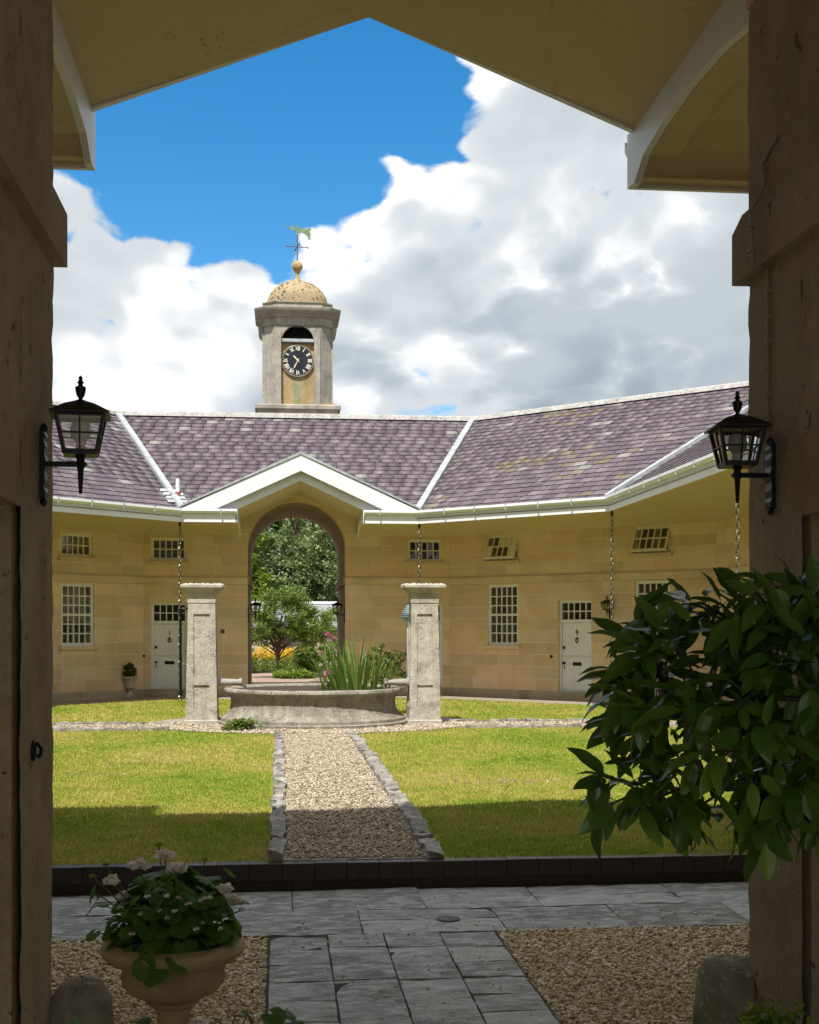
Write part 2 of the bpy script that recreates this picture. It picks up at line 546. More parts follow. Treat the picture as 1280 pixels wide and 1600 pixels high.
def m_flagstone(name):
    m, g = M_new(name)
    P = pos(g)
    r = rnd_of(g, 'object')
    tone = g.ramp(r, [(0.0, (0.19, 0.185, 0.165)), (0.35, (0.26, 0.258, 0.245)), (0.7, (0.33, 0.328, 0.31)), (1.0, (0.44, 0.43, 0.40))])
    off = g.vmath('ADD', P, g.vmath('SCALE', g.n('ShaderNodeCombineXYZ', {0: r, 1: r, 2: r}).outputs[0], 40.0))
    st = g.vmath('MULTIPLY', off, (7.0, 17.0, 9.0))
    c = g.mix(g.maprange(g.noise(st, 1.0, 6, 0.68), 0.46, 0.62, 0, 0.75), tone, (0.60, 0.595, 0.57))
    c = g.mix(g.maprange(g.noise(off, 5.5, 6, 0.7), 0.52, 0.66, 0, 0.7), c, (0.085, 0.08, 0.066))
    c = g.mix(g.maprange(g.noise(off, 70, 3, 0.6), 0.60, 0.66, 0, 0.5), c, (0.55, 0.54, 0.50))
    c = g.mix(g.maprange(g.noise(off, 38, 3, 0.6), 0.64, 0.68, 0, 0.7), c, (0.06, 0.057, 0.045))
    h = g.math('ADD', g.noise(st, 1.5, 6, 0.7), g.noise(off, 48, 4, 0.7))
    finish(g, c, 0.6, h, 0.9, 0.012, 0.4)
    return m


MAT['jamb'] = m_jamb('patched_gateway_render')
MAT['flag'] = m_flagstone('worn_flagstone')
MAT['kerb'] = m_plain('dark_glazed_brick', (0.030, 0.019, 0.014), 0.28, 0, 0.5, 0.4, 14, 0.25)
MAT['kerb_low'] = m_plain('dark_lower_brick', (0.045, 0.034, 0.024), 0.6, 0, 0.4, 0.4, 20, 0.3)
MAT['soil'] = m_plain('dark_soil', (0.05, 0.036, 0.024), 0.95, var=0.5, scale=30, bump=0.6)
MAT['bark'] = m_plain('brown_bark', (0.10, 0.075, 0.05), 0.9, var=0.4, scale=25, bump=0.7)
MAT['mat'] = m_plain('brown_doormat', (0.10, 0.055, 0.02), 0.95)
MAT['bluegrey'] = m_plain('blue_grey_metal', (0.20, 0.25, 0.29), 0.4, 0.3)
MAT['pebble'] = m_island('buff_gravel', [(0, (0.40, 0.29, 0.16)), (0.25, (0.60, 0.47, 0.29)), (0.7, (0.72, 0.60, 0.41)), (1, (0.84, 0.79, 0.68))], 0.8)
MAT['pebble2'] = m_island('pale_gravel', [(0, (0.20, 0.15, 0.10)), (0.4, (0.37, 0.295, 0.205)), (0.75, (0.48, 0.405, 0.30)), (1, (0.62, 0.57, 0.48))], 0.8)


def m_gravelbed(name, c1, c2):
    m, g = M_new(name)
    P = pos(g)
    v = g.n('ShaderNodeTexVoronoi', {'Vector': P, 'Scale': 42.0})
    col = g.mix(g.n('ShaderNodeSeparateColor', {0: v.outputs['Color']}).outputs[0], c1, c2)
    finish(g, col, 0.9, v.outputs['Distance'], 0.9, 0.02, 0.2)
    return m


MAT['gravelbed'] = m_gravelbed('gravel_bed', (0.38, 0.295, 0.185), (0.58, 0.47, 0.32))
MAT['gravelpale'] = m_gravelbed('pale_gravel_bed', (0.26, 0.215, 0.16), (0.44, 0.385, 0.31))
MAT['gravelbrown'] = m_gravelbed('brown_gravel_bed', (0.16, 0.11, 0.08), (0.30, 0.23, 0.17))


def m_grass(name, blade):
    m, g = M_new(name)
    P = pos(g)
    n1 = g.noise(P, 0.42, 5, 0.6)
    n2 = g.noise(P, 3.2, 4, 0.65)
    f = g.math('ADD', g.math('MULTIPLY', n1, 0.80), g.math('MULTIPLY', n2, 0.42))
    # mower's stripes: the lie of the grass alternates every half metre or so
    sx = g.n('ShaderNodeSeparateXYZ', {0: P})
    st = g.math('SINE', g.math('ADD', g.math('MULTIPLY', sx.outputs[0], 6.6), g.math('MULTIPLY', sx.outputs[1], 1.5)))
    f = g.math('ADD', f, g.math('MULTIPLY', st, 0.020))
    c = g.ramp(f, [(0.38, (0.185, 0.285, 0.026)), (0.54, (0.30, 0.365, 0.048)), (0.65, (0.42, 0.405, 0.090)), (0.78, (0.51, 0.425, 0.15))])
    if blade:
        r = g.n('ShaderNodeNewGeometry').outputs['Random Per Island']
        hv = g.n('ShaderNodeHueSaturation', {'Hue': g.maprange(r, 0, 1, 0.485, 0.515), 'Value': g.maprange(g.math('FRACT', g.math('MULTIPLY', r, 5.7)), 0, 1, 0.65, 1.3), 'Color': c})
        c = hv.outputs[0]
        finish(g, c, 0.6, None, spec=0.25, trans=(c, 0.35))
    else:
        dk = g.mix(g.maprange(g.noise(P, 60, 3, 0.7), 0.35, 0.65, 0.0, 0.5), c, (0.10, 0.11, 0.02))
        finish(g, dk, 0.9, g.noise(P, 70, 4, 0.7), 0.8, 0.02, 0.1)
    return m


MAT['lawn'] = m_grass('lawn_ground', False)
MAT['grass'] = m_grass('lawn_blades', True)


def m_glass(name, tint=(0.03, 0.03, 0.03), clear=0.6):
    m, g = M_new(name)
    P = pos(g)
    bn = g.n('ShaderNodeBump', {'Strength': 0.12, 'Distance': 0.02, 'Height': g.noise(P, 5, 2, 0.5)})
    gl = g.n('ShaderNodeBsdfGlossy', {'Roughness': 0.03, 'Color': (0.9, 0.93, 0.95), 'Normal': bn})
    tr = g.n('ShaderNodeBsdfTransparent', {'Color': (clear, clear, clear)})
    fr = g.n('ShaderNodeFresnel', {'IOR': 1.5, 'Normal': bn})
    mx = g.n('ShaderNodeMixShader', {0: g.math('ADD', fr.outputs[0], 0.035), 1: tr, 2: gl})
    g.n('ShaderNodeOutputMaterial', {0: mx})
    return m


MAT['glass'] = m_glass('window_glass', clear=0.75)
MAT['lampglass'] = m_glass('rippled_lamp_glass', clear=0.88)

# ------------------------------------------------------------------ plan of the courtyard
X0, W, S, YF, YN, D = 0.445, 2.595, 3.42, 28.15, 6.6, 2.55
ZE, ZR, DR = 4.2, 7.03, 4.73            # eave top, ridge height, ridge distance behind the eave
SL = (ZR - ZE) / DR
EAVE = [(X0 - W, YF), (X0 + W, YF), (X0 + W + S, YF - S), (X0 + W + S, YN + S), (X0 + W, YN), (X0 - W, YN), (X0 - W - S, YN + S), (X0 - W - S, YF - S)]
EAVE = [Vector((x, y, 0)) for x, y in EAVE]
NU, NN, NL = [], [], []
for i in range(8):
    e = EAVE[(i + 1) % 8] - EAVE[i]
    NL.append(e.length)
    u = e.normalized()
    NU.append(u); NN.append(Vector((u.y, -u.x, 0)))


def corner(i, d):
    a, b = NN[(i - 1) % 8], NN[i % 8]
    return EAVE[i % 8] - (a + b) / (1 + a.dot(b)) * d


def facet_frame(i, d):
    """matrix of local (u, w toward the courtyard, z) for facet i at distance d behind its eave"""
    o = corner(i, d)
    m = Matrix.Identity(4)
    m.col[0][:3] = NU[i]; m.col[1][:3] = NN[i]; m.col[2][:3] = (0, 0, 1); m.col[3][:3] = o
    return m, (corner(i + 1, d) - o).length


def strip(mb, i, prof, a=None, b=None):
    """sweep a closed profile of (d, z) along facet i, mitred at the corners or cut square at eave station a / b"""
    n = len(prof)
    vs = []
    for end, st in ((0, a), (1, b)):
        for d, z in prof:
            if st is None:
                p = corner(i + end, d)
            else:
                p = EAVE[i] + NU[i] * st - NN[i] * d
            vs.append((p.x, p.y, z))
    fs = [tuple(range(n)), tuple(reversed(range(n, 2 * n)))] + [(k, k + n, (k + 1) % n + n, (k + 1) % n) for k in range(n)]
    mb.add(vs, fs)


SOFF = [(0.03, 3.935), (0.13, 3.935), (0.135, 3.965), (0.30, 4.02), (0.60, 4.055), (1.0, 4.065), (1.4, 4.045), (1.8, 3.985), (2.2, 3.90), (2.56, 3.81)]
stable = thing('stable_block', 'honey stone octagonal stable range with purple slate roof round the lawn', 'building', (X0, 30.7, 0))
gate = thing('gatehouse', 'shaded stone gateway with deep painted gable framing the view', 'building', (0.41, 4.05, 0))

GH = 1.39                     # half width of the open gable


def gable_parts(i, root, uc, dz=0.0):
    """open pediment in the middle of facet i"""
    F = Matrix.Identity(4)
    F.col[0][:3] = NU[i]; F.col[1][:3] = -NN[i]; F.col[2][:3] = (0, 0, 1); F.col[3][:3] = EAVE[i] + NU[i] * uc
    mb = MB()
    for s in (1, -1):
        mb.prism([(0, 5.05), (0, 5.41), (s * 2.6, 4.205), (s * 1.83, 4.205)], -0.07, 0.0, F)
    ob('bargeboard', mb, MAT['white'], root)
    mb = MB()
    for s in (1, -1):
        mb.prism([(0, 4.85 + dz), (0, 5.08), (s * 1.87, 4.212), (s * 1.40, 4.203 + dz * .3)], 0.10, 0.14, F)
    ob('inner_bargeboard', mb, MAT['white'], root)
    mb = MB()
    for s in (1, -1):
        mb.prism([(0, 4.83 + dz), (0, 4.87), (s * 1.43, 4.205), (s * 1.43, 4.165)], 0.141, D + 0.02, F)
    ob('gable_soffit', mb, MAT['soffit'], root)
    mb = MB()
    for s in (1, -1):
        mb.add([(0, -0.09, 5.455), (s * 2.68, -0.09, 4.21), (s * 2.62, 0.06, 4.235), (0, 2.10, 5.455)], [(0, 1, 2, 3)], F)
    ob('gable_roof', mb, MAT['slate_i'], root)
    mb = MB()
    for s in (1, -1):
        mb.prism([(0, 5.412), (0, 5.47), (s * 2.66, 4.245), (s * 2.66, 4.207)], -0.095, 0.07, F)
        for k in range(9):
            x = 0.15 + k * 0.28
            z = 5.47 - x * (5.47 - 4.245) / 2.66
            mb.prism([(s * x, z), (s * (x + .03), z + .012), (s * (x + .06), z - .027)], -0.10, 0.07, F)
    ob('lead_flashing', mb, MAT['lead'], root)


def eaves(i, root, gap=None):
    runs = [(None, None)] if gap is None else [(None, gap[0]), (gap[1], None)]
    for a, b in runs:
        m1, m2, m3 = MB(), MB(), MB()
        strip(m1, i, [(0.0, 3.915), (0.0, 4.07), (-0.018, 4.075), (-0.018, 4.10), (0.03, 4.10), (0.03, 3.915)], a, b)
        strip(m2, i, [(-0.10, 4.20), (-0.105, 4.15), (-0.06, 4.105), (0.0, 4.102), (0.02, 4.19), (-0.02, 4.165), (-0.08, 4.165)], a, b)
        strip(m3, i, SOFF + [(d, z + 0.03) for d, z in reversed(SOFF)], a, b)
        ob('fascia', m1, MAT['white'], root)
        ob('gutter', m2, MAT['white'], root)
        ob('soffit', m3, MAT['soffit'], root)
        # closing board at the gable
        for st, sg in ((a, 1), (b, -1)):
            if st is None:
                continue
            mb = MB()
            poly = [(d, z - 0.03) for d, z in [(0.0, 3.945)] + SOFF[1:2] + SOFF[3:]] + [(2.56, 4.2), (0.0, 4.2)]
            v = []
            for off in (-0.014 * sg, 0.022 * sg):
                for d, z in poly:
                    p = EAVE[i] + NU[i] * (st + off) - NN[i] * d
                    v.append((p.x, p.y, z))
            n = len(poly)
            fs = [tuple(range(n)), tuple(reversed(range(n, 2 * n)))] + [(k, k + n, (k + 1) % n + n, (k + 1) % n) for k in range(n)]
            mb.add(v, fs)
            ob('eave_end_board', mb, MAT['white'], root)
            mb = MB()
            low = [(d, z - 0.034) for d, z in SOFF[3:]]
            poly = low + [(d, z + 0.012) for d, z in reversed(low)]
            v = []
            for off in (0.0225 * sg, 0.17 * sg):
                for d, z in poly:
                    p = EAVE[i] + NU[i] * (st + off) - NN[i] * d
                    v.append((p.x, p.y, z))
            n = len(poly)
            fs = [tuple(range(n)), tuple(reversed(range(n, 2 * n)))] + [(k, k + n, (k + 1) % n + n, (k + 1) % n) for k in range(n)]
            mb.add(v, fs)
            ob('soffit_border', mb, MAT['soffit'], root)


UC = W
for i in range(8):
    root = gate if i == 4 else stable
    eaves(i, root, (UC - GH, UC + GH) if i in (0, 4) else None)
gable_parts(0, stable, UC)
gable_parts(4, gate, UC, -.14)

# ---- roofs
roofs = {}
for i in range(8):
    mb = MB()
    a, b = corner(i, -0.02), corner(i + 1, -0.02)
    c, d_ = corner(i + 1, DR), corner(i, DR)
    e, f = corner(i + 1, 7.5), corner(i, 7.5)
    zo = ZR - SL * (7.5 - DR)
    v = [(a.x, a.y, ZE - 0.05), (b.x, b.y, ZE - 0.05), (c.x, c.y, ZR - 0.045), (d_.x, d_.y, ZR - 0.045), (e.x, e.y, zo), (f.x, f.y, zo)]
    fr_ = [(0, 1, 2, 3)]
    if i in (0, 4):              # notch under the open gable
        t_ = EAVE[i] + NU[i] * UC - NN[i] * 2.02
        v.append((t_.x, t_.y, ZE - 0.05 + SL * 2.02))
        fr_ = [(0, 6, 3), (6, 1, 2), (3, 6, 2)]
    mb.add(v, fr_ + [(3, 2, 4, 5)])
    # under-skin so that no light gets in
    v2 = [(x, y, z - 0.12) for x, y, z in v]
    mb.add(v2, [tuple(reversed(f)) for f in fr_] + [(5, 4, 2, 3)])
    roofs[i] = ob('roof', mb, MAT['deck'] if i not in (3, 4, 5) else MAT['slate_i'], gate if i == 4 else stable)
    mb = MB()
    strip(mb, i, [(DR - 0.17, ZR - 0.07), (DR - 0.12, ZR + 0.02), (DR, ZR + 0.075), (DR + 0.12, ZR + 0.02), (DR + 0.17, ZR - 0.07)])
    ob('ridge_capping', mb, MAT['ridge'], gate if i == 4 else stable)
for i in range(8):
    # lead valley between facet i-1 and i
    p, q = corner(i, -0.06), corner(i, DR)
    side = Vector((-(q - p).y, (q - p).x, 0)).normalized() * 0.075
    mb = MB()
    lift = 0.065
    v = []
    for P_, z in ((p, ZE - 0.03), (q, ZR + 0.0)):
        for s in (-1, 0, 1):
            v.append((P_.x + side.x * s, P_.y + side.y * s, z + lift + (0.022 if s else 0)))
    v += [(x, y, z - 0.10) for x, y, z in v]
    mb.add(v, [(0, 1, 4, 3), (1, 2, 5, 4), (6, 9, 10, 7), (7, 10, 11, 8), (0, 3, 9, 6), (2, 8, 11, 5), (0, 6, 7, 1), (1, 7, 8, 2)])
    ob('valley_lead', mb, MAT['lead'], stable)

# ---- slates
smesh = {}
SW, SLN, EXP = 0.292, 0.345, 0.2285
for key in ('slate_o', 'slate_oo'):
    mb = MB()
    hw = SW / 2
    mb.add([(-hw, 0, 0.016), (hw, 0, 0.016), (hw, SLN, 0.0), (-hw, SLN, 0.0), (-hw, 0, 0.033), (hw, 0, 0.033), (hw, SLN, 0.009), (-hw, SLN, 0.009)],
           [(0, 3, 2, 1), (4, 5, 6, 7), (0, 1, 5, 4), (1, 2, 6, 5), (2, 3, 7, 6), (3, 0, 4, 7)])
    smesh[key] = mb.mesh(key, MAT[key])
slates = {i: [] for i in (0, 1, 2, 6, 7)}
rs = random.Random(3)
cphi = 1 / math.sqrt(1 + SL * SL)
sphi = SL * cphi
slope_len = DR / cphi
for i in slates:
    V = -NN[i] * cphi + Vector((0, 0, sphi))
    Nn = NU[i].cross(V)
    nc = int(slope_len / EXP) + 1
    for j in range(nc):
        v = j * EXP - 0.05
        dd = v * cphi
        a, b = corner(i, max(dd, 0)), corner(i + 1, max(dd, 0))
        L = (b - a).length
        s0 = (a - EAVE[i]).dot(NU[i])
        u = s0 + (0.0 if j % 2 else -SW / 2) + rs.uniform(-.055, .055)
        while u < s0 + L + SW:
            uu = u + rs.uniform(-.003, .003)
            if i == 0 and dd < (1.22 - .465 * abs(uu - UC)) / SL - 0.12:
                u += SW + .008; continue
            p = EAVE[i] + NU[i] * uu + V * (v + rs.uniform(-.008, .008)) + Vector((0, 0, ZE - 0.045)) + Nn * 0.004
            M = Matrix.Identity(4)
            ro = rs.gauss(0, .012)
            ux = NU[i] * math.cos(ro) + V * math.sin(ro)
            vx = V * math.cos(ro) - NU[i] * math.sin(ro)
            M.col[0][:3] = ux * rs.uniform(.97, 1.0); M.col[1][:3] = vx; M.col[2][:3] = Nn; M.col[3][:3] = p
            slates[i].append((M, p.length))
            u += SW + .011
SV = np.array([v.co for v in smesh['slate_o'].vertices])
SF = np.array([list(p.vertices) for p in smesh['slate_o'].polygons])
cand = sorted([(dist, i, k) for i in (0, 1, 7) for k, (M, dist) in enumerate(slates[i]) if not (i == 7 and M.col[3][0] < -4.6)])
near = {}
for dist, i, k in cand[:300]:
    near.setdefault(i, set()).add(k)
for i in slates:
    rest = []
    key = 'slate_oo' if i == 1 else 'slate_o'
    for k, (M, dist) in enumerate(slates[i]):
        if k in near.get(i, ()):
            o = bpy.data.objects.new('slate', smesh[key])
            COL.objects.link(o)
            o.parent = roofs[i]
            o.matrix_local = M
        else:
            rest.append(np.array(M))
    A = np.array(rest)
    Vv = np.einsum('nij,vj->nvi', A[:, :3, :3], SV) + A[:, None, :3, 3]
    idx = SF[None] + (np.arange(len(A)) * 8)[:, None, None]
    o = link('slate_courses', npmesh('slate_courses', Vv.reshape(-1, 3), idx, 4, MAT['slate_oi' if i == 1 else 'slate_i']), roofs[i])
    o['kind'] = 'stuff'

# ---- walls
bmu = MB().cbox(-.5, .5, -.5, .5, -.5, .5, 0.012)
block_me = bmu.mesh('ashlar_block', MAT['ashlar'])
fixn(block_me)
BV = np.array([v.co for v in block_me.vertices])


def joined_blocks(name, mats, mat):
    mb = MB()
    faces = [list(p.vertices) for p in block_me.polygons]
    for M in mats:
        mb.add([tuple(M @ Vector(p)) for p in BV], faces)
    return mb.mesh(name, mat)


MAT['ashlar_i'] = None


def wall_facet(i, root, openings, ind=None, d=D, ztop=3.86, skip_blocks=None, thick=0.35):
    """mortar core, ashlar blocks, plinth and string course. ind(u) tells which blocks are single objects"""
    F, L = facet_frame(i, d)
    rb = random.Random(40 + i)
    us = sorted({0, L} | {o[0] for o in openings} | {o[1] for o in openings})
    zs = sorted({-0.3, ztop} | {o[2] for o in openings} | {o[3] for o in openings})
    full = sorted((o[0], o[1]) for o in openings if o[2] <= -.25 and o[3] >= ztop - .01)
    segs, st_ = [], 0
    for fa, fb in full:
        segs.append((st_, fa)); st_ = fb
    segs.append((st_, L))
    walls = []
    for sa, sb in segs:
        mb = MB()
        for a, b in zip(us, us[1:]):
            if not sa < (a + b) / 2 < sb:
                continue
            for c, e in zip(zs, zs[1:]):
                um, zm = (a + b) / 2, (c + e) / 2
                if any(o[0] < um < o[1] and o[2] < zm < o[3] for o in openings):
                    continue
                mb.box(a, b, -thick, -0.004, c, e, F)
        # weld the cells into one piece of wall
        me = mb.mesh('wall', MAT['mortar'])
        bm = bmesh.new(); bm.from_mesh(me)
        bmesh.ops.remove_doubles(bm, verts=bm.verts, dist=1e-4)
        seen = {}
        for f in bm.faces:
            seen.setdefault(tuple(sorted(v.index for v in f.verts)), []).append(f)
        bmesh.ops.delete(bm, geom=[f for fl_ in seen.values() if len(fl_) > 1 for f in fl_], context='FACES')
        bmesh.ops.recalc_face_normals(bm, faces=bm.faces)
        bm.to_mesh(me); bm.free()
        walls.append((sa, sb, link('wall', me, root)))
    wall = walls[0][2]

    def wall_at(u):
        return next((w for a_, b_, w in walls if a_ <= u <= b_), wall)
    blocks = []
    courses = [0.17 + k * 0.2767 for k in range(10)]
    courses2 = [2.84 + k * 0.2475 for k in range(5)]
    rows = list(zip(courses, courses[1:])) + list(zip(courses2, courses2[1:]))
    for c, e in rows:
        spans = [(0.0, L)]
        for o in openings:
            if o[2] < e - .01 and o[3] > c + .01:
                ns = []
                for a, b in spans:
                    if o[1] <= a or o[0] >= b:
                        ns.append((a, b)); continue
                    if o[0] > a: ns.append((a, o[0]))
                    if o[1] < b: ns.append((o[1], b))
                spans = ns
                if o[2] > c + .03: blocks.append((o[0], o[1], c, o[2]))
                if o[3] < e - .03: blocks.append((o[0], o[1], o[3], e))
        for a, b in spans:
            if b - a < .05: continue
            n = max(1, round((b - a) / rb.uniform(.72, .92)))
            cuts = [a] + sorted(a + (b - a) * (k + rb.uniform(-.22, .22)) / n for k in range(1, n)) + [b]
            for p, q in zip(cuts, cuts[1:]):
                blocks.append((p, q, c, e))
    jn = []
    g_ = 0.0085
    for p, q, c, e in blocks:
        pr = rb.uniform(-.002, .003)
        M = F @ Matrix.Translation(((p + q) / 2, -0.05 + pr, (c + e) / 2)) @ Matrix.Diagonal((q - p - g_ * 2, 0.10, e - c - g_ * 2, 1))
        if ind and ind((p + q) / 2):
            o = bpy.data.objects.new('stone_block', block_me)
            COL.objects.link(o); o.parent = wall_at((p + q) / 2); o.matrix_local = M
        else:
            jn.append(M)
    if jn:
        o = link('stone_blocks', joined_blocks('stone_blocks', jn, MAT['ashlar']), wall)
        o['kind'] = 'stuff'
    # string course and plinth, broken at tall openings
    for nm, prof, z0, z1, mat in (('string_course', [(d + .02, 2.655), (d - .045, 2.655), (d - .045, 2.80), (d - .01, 2.845), (d + .02, 2.845)], 2.65, 2.85, MAT['trimstone']),
                                  ('plinth', [(d + .02, -.3), (d - .03, -.3), (d - .03, .15), (d - .008, .172), (d + .02, .172)], -.1, .17, MAT['plinth'])):
        eo = (EAVE[i] - corner(i, d)).dot(NU[i])
        brk = sorted((o[0], o[1]) for o in openings if o[2] < z0 + .05 and o[3] > z1 - .02)
        st = [None]
        for a, b in brk: st += [a - eo, b - eo]
        st.append(None)
        for k in range(0, len(st), 2):
            m2 = MB()
            strip(m2, i, prof, st[k], st[k + 1])
            ob(nm, m2, mat, root)
    return F, L, wall


# openings (u0, u1, z0, z1) in each wall
AXF = 0.39
uA = AXF - corner(0, D).x
WIN_F = [(0.17, 0.99, 3.20, 3.74), (6.27, 7.09, 3.20, 3.74)]
DOOR_F = [(0.17, 1.01, 0.02, 2.21), (6.27, 7.11, 0.02, 2.21)]
ARCH_R, SPR = 1.165, 3.48
OP0 = WIN_F + DOOR_F + [(uA - ARCH_R, uA + ARCH_R, -.3, 3.86)]
F0, L0, wall0 = wall_facet(0, stable, OP0, lambda u: True)
OP1 = [(1.09, 1.97, 3.19, 3.79), (1.11, 1.97, 1.20, 2.625), (3.06, 3.94, 0.02, 2.23), (5.01, 5.87, 3.22, 3.80), (5.03, 5.87, 1.20, 2.625)]
F1, L1, wall1 = wall_facet(1, stable, OP1, lambda u: True)
OP7 = [(L1 - 1.97, L1 - 1.11, 1.20, 2.625), (L1 - 1.97, L1 - 1.11, 3.20, 3.74), (L1 - 3.94, L1 - 3.06, 0.02, 2.23), (L1 - 5.87, L1 - 5.03, 1.20, 2.625)]
OP7[0] = (4.65, 5.53, 1.20, 2.60); OP7[1] = (4.63, 5.49, 3.20, 3.73)
F7, L7, wall7 = wall_facet(7, stable, OP7, lambda u: u > 4.2)
OP2 = [(2.6, 3.45, 1.2, 2.62), (2.6, 3.45, 3.2, 3.74), (5.0, 5.85, 0.02, 2.2), (8.0, 8.85, 1.2, 2.62), (8.0, 8.85, 3.2, 3.74), (12.0, 12.85, 1.2, 2.62)]
F2, L2, wall2 = wall_facet(2, stable, OP2, lambda u: u < 1.2)
F6, L6, wall6 = wall_facet(6, stable, [(L2 - b, L2 - a, c, e) for a, b, c, e in OP2], None)
F3, L3, _ = wall_facet(3, stable, [], None)
F5, L5, _ = wall_facet(5, stable, [], None)


def arch_spandrel(F, uc, r, spr, thick, root, mat, top=4.86, sl=.465, half=1.42, zlow=3.86):
    mb = MB()
    N = 24
    for s in (1, -1):
        arc = [(uc + s * r * math.cos(t), spr + r * math.sin(t)) for t in [k * math.pi / 2 / N for k in range(N + 1)]]
        outer = [(uc + s * r, zlow), (uc + s * half, zlow), (uc + s * half, top - sl * half), (uc, top)]
        # fan of quads between arc and outline, straight down the inside edge
        ring = []
        for x, z in arc:
            k = abs(x - uc)
            ring.append((x, min(top - sl * k, top)))
        v = [(x, 0, z) for x, z in arc] + [(x, 0, z) for x, z in ring]
        v += [(x, -thick, z) for x, _, z in v]
        n = N + 1
        fs = []
        for k in range(N):
            fs += [(k, k + 1, n + k + 1, n + k), (2 * n + k + 1, 2 * n + k, 3 * n + k, 3 * n + k + 1), (k + 1, k, 2 * n + k, 2 * n + k + 1)]
        mb.add(v, fs, F)
        a, b = sorted((uc + s * r, uc + s * half))
        mb.prism([(a, zlow), (b, zlow), (b, top - sl * abs(b - uc)), (a, top - sl * abs(a - uc))], -thick, 0, F)
    return ob('arch_wall', mb, mat, root)


arch_spandrel(F0, uA, ARCH_R, SPR, 0.35, stable, MAT['trimstone'])


def passage(root, cx, r, spr, y0, y1, mat, vmat, inner_z=-.3):
    """side walls and barrel vault between y0 and y1"""
    for s in (1, -1):
        mb = MB()
        a, b = sorted((cx + s * r, cx + s * (r + .3)))
        mb.box(a, b, y0, y1, inner_z, spr)
        ob('passage_wall', mb, mat, root)
    mb = MB()
    N = 24
    v = []
    for y in (y0, y1):
        for rr in (r, r + .14):
            for k in range(N + 1):
                t = math.pi * k / N
                v.append((cx + rr * math.cos(t), y, spr + rr * math.sin(t)))
    n = N + 1
    fs = []
    for k in range(N):
        fs += [(k, k + 1, 2 * n + k + 1, 2 * n + k), (n + k + 1, n + k, 3 * n + k, 3 * n + k + 1), (k, n + k, n + k + 1, k + 1), (2 * n + k + 1, 3 * n + k + 1, 3 * n + k, 2 * n + k)]
    mb.add(v, fs)
    ob('vault', mb, vmat, root)


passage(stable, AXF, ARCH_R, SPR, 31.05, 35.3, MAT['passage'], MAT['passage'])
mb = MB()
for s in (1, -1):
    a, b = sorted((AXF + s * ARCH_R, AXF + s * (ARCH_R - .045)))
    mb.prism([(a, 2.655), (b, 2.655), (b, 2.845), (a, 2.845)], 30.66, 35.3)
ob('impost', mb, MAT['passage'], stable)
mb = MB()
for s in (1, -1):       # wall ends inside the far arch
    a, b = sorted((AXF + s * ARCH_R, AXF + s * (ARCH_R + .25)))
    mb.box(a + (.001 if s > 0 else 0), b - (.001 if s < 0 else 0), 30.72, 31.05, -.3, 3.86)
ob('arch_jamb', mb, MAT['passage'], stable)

# outer walls of the ranges
for i in range(8):
    if i == 4:
        continue
    F, L = facet_frame(i, 7.15)
    mb = MB()
    if i == 0:
        u0 = AXF - corner(0, 7.15).x
        mb.box(0, u0 - ARCH_R, 0, .3, -.3, 5.6, F); mb.box(u0 + ARCH_R, L, 0, .3, -.3, 5.6, F)
        mb.box(u0 - ARCH_R, u0 + ARCH_R, 0.0, .29, SPR + ARCH_R + .02, 5.6, F)
    else:
        mb.box(0, L, 0, .3, -.3, 5.6, F)
    ob('outer_wall', mb, MAT['ashlar'], stable)
F, L = facet_frame(0, 7.15)
arch_spandrel(F @ Matrix.Translation((0, .3, 0)), AXF - corner(0, 7.15).x, ARCH_R, SPR, 0.29, stable, MAT['trimstone'], top=SPR + ARCH_R + .06, sl=0.0, half=ARCH_R + .001, zlow=SPR)
# ceilings keep the rooms dark
for i in range(8):
    mb = MB()
    if i in (0, 4):
        continue
    a, b, c, e = corner(i, D + .1), corner(i + 1, D + .1), corner(i + 1, 7.1), corner(i, 7.1)
    mb.add([(p.x, p.y, 3.9) for p in (a, b, c, e)], [(0, 1, 2, 3)])
    ob('ceiling', mb, MAT['dark'], stable)


# ---- windows and doors
def bars(mb, F, u0, u1, z0, z1, cols, rows, w0, w1, t=0.020, mid=None):
    for k in range(1, cols):
        u = u0 + (u1 - u0) * k / cols
        mb.box(u - t / 2, u + t / 2, w0, w1, z0, z1, F)
    for k in range(1, rows):
        z = z0 + (z1 - z0) * k / rows
        tt = t if k != mid else 0.05
        mb.box(u0, u1, w0 + .002, w1 + (.012 if k == mid else -.002), z - tt / 2, z + tt / 2, F)


